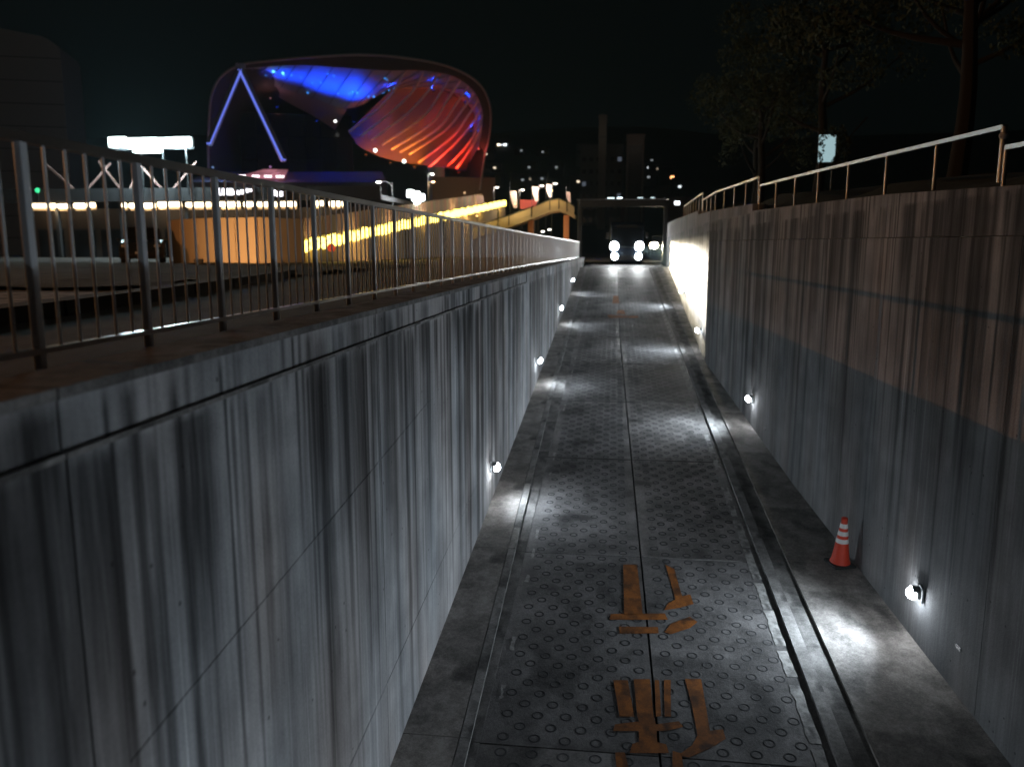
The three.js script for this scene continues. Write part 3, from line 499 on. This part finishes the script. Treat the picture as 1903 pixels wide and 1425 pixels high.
// feather banners, lamps and a red board on the square beyond the bridge
{
  const cloth = std([0.75, 0.55, 0.48], 0.8), mk = (x, y, h, w) => {
    const t = thing('banner_flag', 'pale feather banner on a thin pole on the square beyond the bridge', 'banner', [x, 5.06, -86], 0, 'feather banners');
    part('pole', new THREE.CylinderGeometry(0.02, 0.03, y - 5.06 + h, 8), M.darkSteel, t, [-w / 2 - 0.03, (y - 5.06 + h) / 2, 0]);
    const pts = []; for (let i = 0; i <= 8; i++) { const k = i / 8; pts.push([-w / 2 + k * k * w * 0.55, h / 2 - k * h]); } for (let i = 8; i >= 0; i--) { const k = i / 8; pts.push([w / 2 + k * 0.1 * w, h / 2 - 0.05 - k * h * 0.95]); }
    const g = new THREE.ExtrudeGeometry(new THREE.Shape(pts.map(q => new THREE.Vector2(...q))), { depth: 0.02, bevelEnabled: false });
    part('cloth', g, cloth, t, [0, y - 5.06, 0]); };
  for (const [x, y, h, w] of [[-14.1, 11.0, 1.3, 0.8], [-10.5, 11.2, 1.75, 0.65], [-8.25, 11.75, 1.55, 0.6], [-6.8, 12.05, 1.35, 0.5], [-4.75, 11.4, 1.1, 0.4]]) mk(x, y, h, w);
  for (const [x, y] of [[-12.5, 12.38], [-9.8, 12.1], [-7.8, 12.5], [-6.4, 12.7]]) { streetLamp([x, 5.06, -85.2], y - 5.06, [1, 0.85, 0.72], 16, 'small white street lamp among the feather banners', 'lamps among the banners', 0, 0.15, 9); }
  const b = thing('notice_board', 'plain red board standing between the feather banners', 'board', [-9.35, 5.06, -90]);
  for (const x of [-0.7, 0.7]) part('leg', rbox(0.08, 5.6, 0.08, 0.01), M.darkSteel, b, [x, 2.8, -0.05]);
  part('panel', rbox(1.85, 1.0, 0.06, 0.02), std([0.6, 0.09, 0.08], 0.6), b, [0, 5.85, 0]);
  streetLamp([-20.1, 5.06, -88], 9.0, [1, 0.96, 0.9], 30, 'tall white street lamp below the stadium shell', undefined, 0, 0.3, 12);
  streetLamp([-19.8, 5.06, -87], 8.1, [1, 0.6, 0.32], 22, 'tall orange street lamp below the stadium shell', undefined, 0, 0.3, 12);
  // dark bollard-like cypress on the ramp side
  for (const [x, z, h, y0] of [[-10.9, -52, 2.9, 5.38], [-9.6, -68, 4.4, 5.05]]) {
    const t = thing('cypress', h < 3 ? 'slim dark cypress before the garlanded ramp' : 'taller slim dark cypress beside the amber-lit bridge', 'tree', [x, y0, z]);
    part('trunk', new THREE.CylinderGeometry(0.05, 0.07, 0.5, 8), std([0.05, 0.035, 0.025], 1), t, [0, 0.25, 0]);
    part('crown', leafCloud(420, 0.13, () => { const k = rnd(), a = rnd() * 6.283, r = 0.3 * (1 - k * 0.92) * Math.sqrt(rnd()) * Math.min(1, k * 8 + 0.3); return [Math.cos(a) * r, 0.35 + k * (h - 0.35), Math.sin(a) * r]; }), std([0.03, 0.045, 0.02], 1), t);
  }
}
function leafCloud(n, size, fn) {
  const pos = [], q = new THREE.Quaternion(), e = new THREE.Euler(), v = new THREE.Vector3();
  for (let i = 0; i < n; i++) {
    const c = fn(i); e.set(rnd() * 6.28, rnd() * 6.28, rnd() * 6.28); q.setFromEuler(e); const s = size * rr(0.6, 1.4);
    const P = [[-0.5, 0, 0], [0, -0.28, 0.06], [0.5, 0, 0], [0, 0.28, 0.06]].map(a => v.set(...a).multiplyScalar(s).applyQuaternion(q).toArray().map((t, k) => t + c[k]));
    for (const k of [0, 1, 2, 0, 2, 3]) pos.push(...P[k]);
  }
  const g = new THREE.BufferGeometry(); g.setAttribute('position', new THREE.Float32BufferAttribute(pos, 3)); g.computeVertexNormals(); return g;
}
{
  const t = thing('stone_edging', 'low dark stone edging between the fence strip and the footpath', 'edging');
  const E = [[-5.0, -5.4], [-5.25, -7.0], [-5.55, -8.8], [-5.95, -10.7], [-6.4, -12.8], [-6.9, -15.2], [-7.5, -18.2]];
  for (let i = 0; i + 1 < E.length; i++) part('edging_stone', bar([E[i][0], 5.45, E[i][1] - 0.02], [E[i + 1][0], 5.45, E[i + 1][1] + 0.02], 0.3, 0.16), std([0.03, 0.03, 0.03], 0.9), t);
}
// a parked van and car on the plaza
car([-21.6, 5.39, -35.5], 0.5, 'dark unlit car parked on the plaza beside the tan wall', std([0.03, 0.04, 0.05], 0.35, 0.3), false);

// ------------------------------------------------------------------ the stadium
{
  const t = thing('stadium', 'lit stadium with shell roof, blue soffit and slanting fins over an orange facade', 'stadium', [-48.14, 5.05, -147.34], 0.3158);
  const O = [[-24.63, 3, 0], [-24.63, 16.94, 0], [-24.47, 19.79, 0], [-24.03, 24.27, 0], [-23.48, 27.45, 0], [-21.97, 30.47, 0], [-18.7, 32.76, 0], [-12.37, 33.92, 0], [-4.11, 34.91, 0], [2.98, 35.49, 0], [10.56, 35.27, 0], [18.29, 34.1, 0], [22.95, 32.11, 0], [24.96, 30.09, 0], [26.06, 27.25, 0], [26.15, 24.07, 0], [25.72, 21.14, 0], [25.1, 18.97, 0], [24, 12, 0]];
  const I = [[-18.39, 32.44, -1], [-13.52, 33.09, -1], [-7.94, 33.51, -1], [-0.41, 33.36, -1], [7.27, 33.2, -1], [13.14, 33.44, -1], [19.08, 32.73, -1], [23.09, 30.21, -1], [24.69, 26.89, -1], [24.67, 23.78, -1], [24.03, 20.24, -1]];
  const Sf = [[-19.98, 35.21, -16], [-18.25, 33.79, -16], [-12.98, 32.19, -16], [-6.9, 30.58, -16], [-0.71, 28.74, -16], [3.01, 29.69, -16], [6.48, 32.18, -16], [11.53, 32.98, -16], [20.11, 32.56, -16], [25.05, 28.72, -16], [24.9, 24.03, -16], [24.29, 18.64, -16]];
  const white = std([0.5, 0.55, 0.62], 0.5), shell = std([0.09, 0.07, 0.055], 0.7);
  part('roof_rim', tube(O, 0.22, 120, 10), std([0.5, 0.45, 0.42], 0.45, 0.3), t);
  const back = O.map(([x, y]) => [x * 0.92 + 0.5, y * 0.86 + 1.0, -52]);
  part('roof_shell', loft(O, back, 80, 10, 0), shell, t);
  part('fascia', loft(O.slice(6, 18), I, 80, 3), shell, t);
  part('soffit', loft(I, Sf, 80, 12, 0), white, t);
  part('inner_soffit', loft([[-18.28, 33.85, -16.3], [-13, 32.24, -16.3], [-6.91, 30.63, -16.3], [-3.62, 29.52, -16.3], [-0.3, 28.6, -16.3]], [[-19.11, 35.13, -24], [-15.74, 32.95, -24], [-11.59, 30.56, -24], [-6.83, 28.15, -24], [-2.87, 25.67, -24]], 40, 6), std([0.5, 0.4, 0.42], 0.6), t);
  for (let i = 0; i < 7; i++) for (let j = 0; j < 4; j++) part('glass_panel', box(3.2, 4.6, 0.1), std([0.02, 0.025, 0.03], 0.12), t, [-20.5 + i * 3.26, 12.5 + j * 4.66, -25]);
  part('lower_wall', box(30, 12, 0.4), std([0.05, 0.05, 0.06], 0.7), t, [-8, 4.5, -25.4]);
  part('facade', loft([[0, 24.28, -15], [5.51, 29.6, -15.4], [9.32, 32.9, -15.4], [14.96, 34.0, -15.4], [21.3, 32.6, -15.4], [25.0, 29.0, -15.4], [25.2, 23.4, -15.4], [23.6, 17.14, -15.4]], [[0.08, 23.1, -9], [1.52, 20.94, -9], [4.18, 19.42, -9], [7.77, 18.25, -9], [10.69, 17.77, -9], [13.26, 17.46, -9], [16.97, 17.09, -9], [22.31, 16.46, -9]], 60, 14, -1.5), std([0.24, 0.21, 0.2], 0.65), t);
  const fins = [[[10.7, 33.69, -1], [8.65, 30.66, -6], [5.79, 27.65, -7.5], [0, 22.94, -6]], [[13.79, 33.15, -1], [12.2, 30.7, -6], [8.83, 27.57, -7.5], [2.07, 22.14, -6]], [[16.57, 33.1, -1], [15.07, 30.8, -6], [11.52, 27.13, -7.5], [4.17, 21.5, -6]], [[18.84, 32.69, -1], [17.22, 30.19, -6], [14.4, 26.53, -7.5], [6.1, 20.68, -6]], [[20.77, 32.1, -1], [18.66, 29.2, -6], [16.4, 25.71, -7.5], [7.86, 19.85, -6]], [[22.35, 31.32, -1], [20.29, 28.39, -6], [17.48, 24.68, -7.5], [9.46, 19.37, -6]], [[23.59, 30.36, -1], [21.74, 27.74, -6], [18.76, 24.19, -7.5], [11.25, 19.05, -6]], [[24.47, 29.21, -1], [22.83, 26.72, -6], [20.41, 23.35, -7.5], [13.03, 17.51, -6]], [[25, 27.87, -1], [23.56, 25.16, -6], [20.96, 22.12, -7.5], [14.83, 16.48, -6]], [[24.99, 26, -1], [24.1, 23.42, -6], [22.43, 20.9, -7.5], [18.5, 16.91, -6]], [[24.62, 23.94, -1], [24.09, 21.82, -6], [22.79, 19.66, -7.5], [20.33, 16.59, -6]]];
  const finMat = std([0.85, 0.83, 0.8], 0.5);
  for (const f of fins) part('fin', tube(f, 0.25, 28, 6), finMat, t);
  const cI = new THREE.CatmullRomCurve3(I.map(q => new THREE.Vector3(...q))), cS = new THREE.CatmullRomCurve3(Sf.map(q => new THREE.Vector3(...q)));
  for (let i = 1; i < 22; i++) { const a = cI.getPoint(i / 22), b = cS.getPoint(i / 22), m = a.clone().lerp(b, 0.5); part('soffit_rib', tube([[a.x, a.y - 0.12, a.z], [m.x, m.y - 0.16, m.z], [b.x, b.y - 0.12, b.z]], 0.11, 10, 5), std([0.3, 0.33, 0.4], 0.5), t); }
  for (let i = 0; i < 26; i++) { const u = rr(0.05, 0.55), k = rr(0.15, 0.85), q = cI.getPoint(u).lerp(cS.getPoint(u), k); part('soffit_lamp', new THREE.SphereGeometry(rr(0.08, 0.17), 8, 6), glow([0.05, 0.3, 1], rr(1, 3)), t, [q.x, q.y - 0.3, q.z]); }
  // A-shaped pylon; glowing leg faces stand in for the blue light washing them
  const apex = [-18.12, 31.91, 2], strip = glow([0.16, 0.22, 0.95], 1.0);  // strip: the blue wash on the legs, put in as emission
  for (const foot of [[-22.75, 18.13, 10], [-10.92, 15.79, 10]]) { const leg = part('pylon_leg', bar(apex, foot, 0.8, 0.8), white, t); part('leg_wash_glow', bar([apex[0], apex[1] - 0.3, apex[2] + 0.45], [foot[0], foot[1], foot[2] + 0.45], 0.82, 0.14), strip, leg); }
  part('apex_node', rbox(1.6, 0.9, 1.2, 0.2), white, t, [-18.1, 32.3, 1.9]);
  // podium roof with a lit pink skylight
  part('podium', hexa([[-26, 0, -12], [6, 0, -12], [6, 0, 15], [-26, 0, 15]].reverse(), [[-26, 15.3, -8], [6, 15.9, -8], [6, 12.1, 14], [-26, 11.7, 14]].reverse()), std([0.2, 0.18, 0.22], 0.7), t);
  const cor = (s, k) => { const lo = [-18.9 + 8.1 * s, 12.1 + 0.1 * s, 13.2], hi = [-15.6 + 4.4 * s, 15.2, -4]; return lo.map((q, i) => q + (hi[i] - q) * k); };
  for (let i = 0; i < 5; i++) for (let j = 0; j < 3; j++) {
    const g = 0.06, q = [[i + g, j + g], [i + 1 - g, j + g], [i + 1 - g, j + 1 - g], [i + g, j + 1 - g]].map(([s, k]) => cor(s / 5, k / 3));
    part('skylight_pane', hexa(q.map(p => [p[0], p[1] + 0.3, p[2]]), q.map(p => [p[0], p[1] + 0.42, p[2]])), glow([0.75, 0.27, 0.33], 0.28 + 0.4 * rnd() * (i > 0 ? 1 : 0.3)), t);
  }
  for (const [x, w] of [[-18.6, 0.25], [-17.2, 1.1], [-15.1, 1.2], [-13.2, 1.2], [-11.3, 1.3]]) part('entrance_light', rbox(w, 0.32, 0.2, 0.08), glow([1, 0.85, 0.9], 3), t, [x, 12.75, 14.6]);
  part('annex', box(12, 14, 8), std([0.26, 0.19, 0.13], 0.8), t, [21, 7.4, -4]);
  part('stair_drum', new THREE.CylinderGeometry(1.5, 1.5, 16.2, 20), std([0.6, 0.58, 0.55], 0.7), t, [16, 8.1, -1.5]);
  // its own floodlights
  const flood = (p, rgb, cd, k = 4, r = 0.3) => { const f = part('floodlight', new THREE.SphereGeometry(r, 10, 8), glow(rgb, k), t, p); point(t, [p[0], p[1], p[2] + 0.01], rgb, cd, 15); return f; };
  const wash = (p, aim, rgb, cd, ang) => { const f = part('floodlight', rbox(0.5, 0.3, 0.5, 0.08), M.darkSteel, t, p); part('lens', rbox(0.4, 0.1, 0.4, 0.04), glow(rgb, 1.5), f, [0, 0.14, 0]); spot(t, [p[0], p[1] + 0.3, p[2]], aim, rgb, cd, ang, 0.9, 12); };
  for (const [p, a, cd] of [[[-13, 27, -7], [-11, 34, -7], 330], [[-6, 25, -9], [-4, 34, -8], 520], [[1, 25, -9], [1, 34, -9], 520], [[8.5, 30.2, -7], [7, 34, -8], 80], [[16, 30.6, -5], [15, 34, -5], 60], [[22, 28.8, -5], [24, 32, -6], 60], [[23.2, 23.5, -6], [25.5, 26, -7], 45]]) wash(p, a, [0.004, 0.06, 1], cd, 0.85);
  for (const p of [[-13.07, 32.6, -3], [-11.4, 32.4, -3]]) part('floodlight', new THREE.SphereGeometry(0.22, 10, 8), glow([0.2, 0.95, 0.9], 2), t, p);
  for (const [p, a, rgb, cd] of [[[3, 18.5, -4.5], [6, 22.5, -13], [1, 0.17, 0.012], 190], [[7.5, 17, -3.5], [9, 22.5, -13], [1, 0.2, 0.014], 290], [[12, 16.4, -3.5], [12.5, 22.5, -13], [1, 0.22, 0.014], 320], [[16.5, 15.8, -3.5], [16, 22, -13], [1, 0.06, 0.03], 280], [[20.5, 15.5, -4], [20.5, 23, -13], [1, 0.03, 0.008], 420]]) wash(p, a, rgb, cd, 0.72);
  flood([23.6, 19.5, 1.2], [1, 0.1, 0.08], 14, 1, 0.2);
  for (const p of [[4.77, 19.39, -4], [10.09, 17.52, -4]]) part('white_lamp', new THREE.SphereGeometry(0.34, 10, 8), glow([0.85, 1, 0.92], 4), t, p);
  part('white_lamp', new THREE.SphereGeometry(0.28, 10, 8), glow([1, 0.98, 0.95], 3), t, [-2.6, 26.1, -15]);
  flood([-13, 14.5, 12], [0.55, 0.25, 0.6], 24, 0.5, 0.2); flood([-22, 14.2, 12.5], [0.25, 0.4, 0.75], 26, 0.5, 0.2);
  flood([-15, 30.4, -17], [0.8, 0.35, 0.4], 5, 0.6, 0.12);
  flood([20, 11, 8], [1, 0.6, 0.3], 18, 1, 0.2);
}
// ------------------------------------------------------------------ hill, town and towers
{
  const pos = [], idx = [], nx = 70, nd = 40;
  for (let j = 0; j <= nd; j++) for (let i = 0; i <= nx; i++) { const x = -420 + 840 * i / nx, d = 150 + 650 * j / nd, rise = Math.max(0, d - 190) * 0.235; pos.push(x, 4.9 + Math.min(rise, 60) * (0.86 + 0.28 * vnoise(x * 0.012, d * 0.012, 41)) * (d > 460 ? Math.max(0, 1 - (d - 460) / 400) : 1), -d); }
  for (let j = 0; j < nd; j++) for (let i = 0; i < nx; i++) { const q = j * (nx + 1) + i; idx.push(q, q + 1, q + nx + 1, q + 1, q + nx + 2, q + nx + 1); }
  const g = new THREE.BufferGeometry(); g.setAttribute('position', new THREE.Float32BufferAttribute(pos, 3)); g.setIndex(idx); g.computeVertexNormals();
  const hill = structure('hill', metric(g), std([0.03, 0.04, 0.025], 1));
  const hillY = (x, d) => 4.9 + Math.min(Math.max(0, d - 190) * 0.235, 60) * (0.86 + 0.28 * vnoise(x * 0.012, d * 0.012, 41));
  const lights = [[-54.68, 54.77, 389.5], [-51.59, 54.72, 389.5], [-56.47, 47.55, 363], [-47.12, 37.87, 324.4], [-47.38, 34.07, 307.5], [-46.09, 29.66, 286.5], [-44.35, 30.01, 288.4], [-42.88, 30.52, 291], [-42.03, 50, 373], [-32.02, 48.86, 369.3], [-33.62, 38.05, 325.9], [-22.85, 37.92, 325.9], [-32.22, 30.26, 290.2], [-29.96, 30.77, 292.8], [-25.66, 30.95, 293.9], [-12.46, 29.1, 285.4], [-13.7, 43.85, 350.9], [-14.44, 50.39, 375.9], [-1.11, 45.83, 359.4], [-4.87, 40.13, 336.2], [2.25, 41.37, 341.7], [14.93, 42.1, 345.4], [12.89, 37.32, 325.2], [18.53, 38.11, 328.8], [16.19, 36.45, 321.5], [19.6, 35.42, 317.1], [11.92, 31.47, 298.3], [17.12, 32.18, 302], [20.14, 31.23, 297.6], [21.69, 28.04, 281.8], [20.83, 26.03, 271.1], [4.65, 18.31, 224], [16.73, 18.34, 224.8]];
  const dim = [8, 9, 17, 19, 20, 10, 11, 14, 12, 13, 26, 24, 21];
  lights.forEach(([x, y, d], i) => {
    const orange = i === 28, w = rr(4.5, 7), h = rr(4, 6.5), base = Math.min(hillY(x, d + 3), y - 1.4), top = Math.max(y + rr(1, 2.4), base + 3);
    const t = thing('hillside_house', orange ? 'hillside house with one orange-lit window' : 'dark hillside house with a lit window', 'house', [x + rr(-1.2, 1.2), base - 0.5, -(d + 3.1)], 0, orange ? undefined : 'houses on the hillside');
    const H = top - base + 0.5; part('wall', box(w, H, 6), std([0.07 + 0.05 * rnd(), 0.07, 0.065], 0.9), t, [0, H / 2, 0]);
    part('roof', hexa([[-w / 2 - 0.3, H, 3.3], [w / 2 + 0.3, H, 3.3], [w / 2 + 0.3, H, -3.3], [-w / 2 - 0.3, H, -3.3]], [[-w / 2 + 0.4, H + 1, 0.4], [w / 2 - 0.4, H + 1, 0.4], [w / 2 - 0.4, H + 1, -0.4], [-w / 2 + 0.4, H + 1, -0.4]]), std([0.04, 0.035, 0.035], 0.9), t);
    const big = i < 2 || i === 32 || i === 16 || i === 18 || orange;
    const wd = part('window', rbox(big ? 1.35 : 0.9, big ? 0.9 : 0.65, 0.1, 0.04), orange ? glow([1, 0.42, 0.16], 3.5) : glow(rnd() < 0.35 ? [1, 0.82, 0.6] : [0.85, 0.95, 1], (big ? 4 : 1.6) * (dim.includes(i) ? 0.22 : 1)), t, [x - t.position.x, y - base + 0.5, 3.06]);
    if (i === 0) part('window', rbox(1.1, 0.6, 0.1, 0.04), glow([0.9, 0.95, 1], 1.6), t, [x - t.position.x + 1.4, y - base + 0.4, 3.06]);
  });
  const tower = (x, w, top, d, label, rgb) => { const t = thing('apartment_tower', label, 'building', [x, 5.05, -d]), H = top - 5.05, wall = std(rgb, 0.85); part('wall', box(w, H, 10), wall, t, [0, H / 2, 0]); part('parapet', box(w + 0.3, 0.6, 10.3), wall, t, [0, H + 0.31, 0]); return [t, H]; };
  { const [t, H] = tower(5.1, 4.4, 34.4, 220, 'dark apartment tower framed by paler corner bands', [0.16, 0.14, 0.13]); part('front_panel', box(3.5, H - 2.2, 0.3), std([0.015, 0.017, 0.02], 0.5), t, [0, H / 2 - 1.1, 5.0]); for (let j = 0; j < 7; j++) part('floor_band', box(3.4, 0.12, 0.1), std([0.05, 0.05, 0.055], 0.7), t, [0, 4 + j * 3.5, 5.2]); point(t, [0, H - 2, 14], [1, 0.75, 0.6], 9, 10); }
  { const [t, H] = tower(-3.4, 2.0, 40.2, 226, 'slim pale stair tower above the apartment block', [0.16, 0.15, 0.13]); part('roof_plant', box(1.2, 1, 3), std([0.1, 0.1, 0.1], 0.9), t, [-0.2, H + 1, 0]); part('ledge', box(2.3, 0.3, 0.5), std([0.1, 0.1, 0.1], 0.9), t, [0, H - 5, 5.2]); point(t, [-2, H - 4, 11], [1, 0.8, 0.65], 6, 10); }
  { const [t, H] = tower(-3.6, 11.6, 33.4, 231, 'broad dark apartment block with dim windows', [0.09, 0.09, 0.09]); for (let i = 0; i < 6; i++) for (let j = 0; j < 6; j++) part('window', box(1.0, 1.1, 0.1), rnd() < 0.12 ? glow([0.6, 0.7, 0.9], 0.12) : std([0.02, 0.022, 0.026], 0.2), t, [-4.7 + i * 1.9, 9 + j * 3.2, 5.05]); }
  { const t = thing('office_block', 'tall grey block with a rounded roof corner behind the roof sign', 'building', [-100, 5.05, -134], 0.35); const sh = new THREE.Shape(); sh.moveTo(-9, 0); sh.lineTo(5, 0); sh.lineTo(5, 34.5); sh.quadraticCurveTo(4.6, 36.2, 2, 37); sh.lineTo(-9, 38.6); const g = new THREE.ExtrudeGeometry(sh, { depth: 12, bevelEnabled: false }); g.translate(0, 0, -12); part('wall', metric(g), std([0.3, 0.29, 0.26], 0.9), t);
    for (let j = 0; j < 9; j++) part('floor_joint', box(14.1, 0.15, 0.1), std([0.12, 0.12, 0.11], 0.9), t, [-2, 3 + j * 3.8, 0.03]); }
}
// ------------------------------------------------------------------ trees on the bank and the pale panel among them
{
  const bark = std([0.022, 0.019, 0.017], 1), leaf = new THREE.MeshPhysicalMaterial({ color: new THREE.Color().setRGB(0.04, 0.055, 0.022), roughness: 0.9, transmission: 0 });
  const limbAt = (a, r0, r1, n = 8) => { const c = new THREE.CatmullRomCurve3(a.map(q => new THREE.Vector3(...q))), g = new THREE.TubeGeometry(c, n, 1, 8), p = g.attributes.position; for (let i = 0; i <= n; i++) { const k = r0 + (r1 - r0) * i / n, o = c.getPointAt(i / n); for (let j = 0; j <= 8; j++) { const q = i * 9 + j; p.setXYZ(q, o.x + (p.getX(q) - o.x) * k, o.y + (p.getY(q) - o.y) * k, o.z + (p.getZ(q) - o.z) * k); } } g.computeVertexNormals(); return g; };
  const trees = [[11.2, 14, 9, 3.4, 'broad dark tree behind the lowest guard rail'], [7.9, 20.5, 10.5, 3.6, 'dark tree with a thick pale trunk behind the second guard rail'], [10.5, 27, 11, 4.2, 'tall spreading dark tree on the bank'], [8.2, 35, 10, 3.6, 'dark tree beside the pale panel on the bank'], [7.4, 44, 9, 3.2, 'dark leafy tree behind the third guard rail'], [13.5, 19, 12, 4.6, 'largest dark tree high on the bank'], [8.8, 54, 9, 3.4, 'dark tree at the far end of the bank']];
  for (const [x, d, h, r, label] of trees) {
    const y = topY(d) + 0.25 + 0.09 * (x - rightX(Math.min(d, 66))), t = thing('broadleaf_tree', label, 'tree', [x, y - 0.3, -d]);
    const tr = part('trunk', limbAt([[0, 0, 0], [0.1, h * 0.2, 0.05], [-0.05, h * 0.45, 0.1], [0.1, h * 0.75, 0]], 0.24, 0.07, 10), bark, t);
    const ends = [];
    for (let i = 0; i < 8; i++) { const a = i * 0.785 + rr(-0.3, 0.3), l = r * rr(0.5, 0.85), y0 = h * rr(0.28, 0.6), e = [Math.cos(a) * l, y0 + h * rr(0.1, 0.3), Math.sin(a) * l]; ends.push(e); part('limb', limbAt([[0, y0, 0], [e[0] * 0.5, y0 + (e[1] - y0) * 0.35, e[2] * 0.5], e], 0.09, 0.03, 6), bark, tr); }
    const clumps = []; for (const e of ends) for (let k = 0; k < 6; k++) clumps.push([e[0] + rr(-1.2, 1.2), e[1] + rr(-1, 1.4), e[2] + rr(-1.2, 1.2), rr(0.45, 1.0)]); for (let k = 0; k < 14; k++) { const a = rnd() * 6.28, q = r * Math.sqrt(rnd()) * 0.7; clumps.push([Math.cos(a) * q, h * rr(0.6, 1), Math.sin(a) * q, rr(0.5, 1.0)]); }
    part('crown', leafCloud(9000, 0.15, () => { const c = clumps[Math.floor(rnd() * clumps.length)], a = rnd() * 6.28, b = Math.acos(2 * rnd() - 1), q = c[3] * Math.cbrt(rnd()); return [c[0] + q * Math.sin(b) * Math.cos(a), c[1] + q * Math.cos(b) * 0.75, c[2] + q * Math.sin(b) * Math.sin(a)]; }), leaf, t);
  }
  const t = thing('lit_sign', 'pale bluish lit panel half hidden by leaves on the bank', 'sign', [7.27, 7.6, -30]);
  for (const x of [-0.22, 0.22]) part('post', new THREE.CylinderGeometry(0.03, 0.03, 1.6, 8), M.darkSteel, t, [x, 0.7, -0.05]);
  part('lit_face', rbox(0.56, 0.92, 0.06, 0.02), glow([0.42, 0.62, 0.66], 0.75), t, [0, 1.86, 0]);
  part('frame', rbox(0.6, 0.05, 0.1, 0.02), M.darkSteel, t, [0, 1.37, 0]);
  const b = thing('leaf_branch', 'leafy branch hanging in front of the pale lit panel', 'branch', [7.2, 9.2, -29.6]);
  part('stem', limbAt([[1.2, 1.2, 0.1], [0.7, 0.6, 0.1], [0.38, 0.1, 0.1], [0.2, -0.4, 0.05]], 0.03, 0.012, 6), bark, b);
  part('leaves', leafCloud(460, 0.13, () => { const k = rnd(), sd = rnd(), y = rr(-0.4, 0.95); return sd < 0.7 ? [0.14 + 0.12 * Math.sin(y * 5) + 0.1 * (y < 0.1 ? 1 : 0) + 0.45 * k, y, rr(0, 0.2)] : sd < 0.85 ? [rr(-0.3, 0.4), rr(0.55, 0.85) , rr(0, 0.2)] : [rr(-0.35, -0.14), rr(-0.3, 0.8), rr(0, 0.2)]; }), leaf, b);
}
scene.fog = new THREE.FogExp2(0xb4d8e6, 0.0003);
renderer.render(scene, camera);
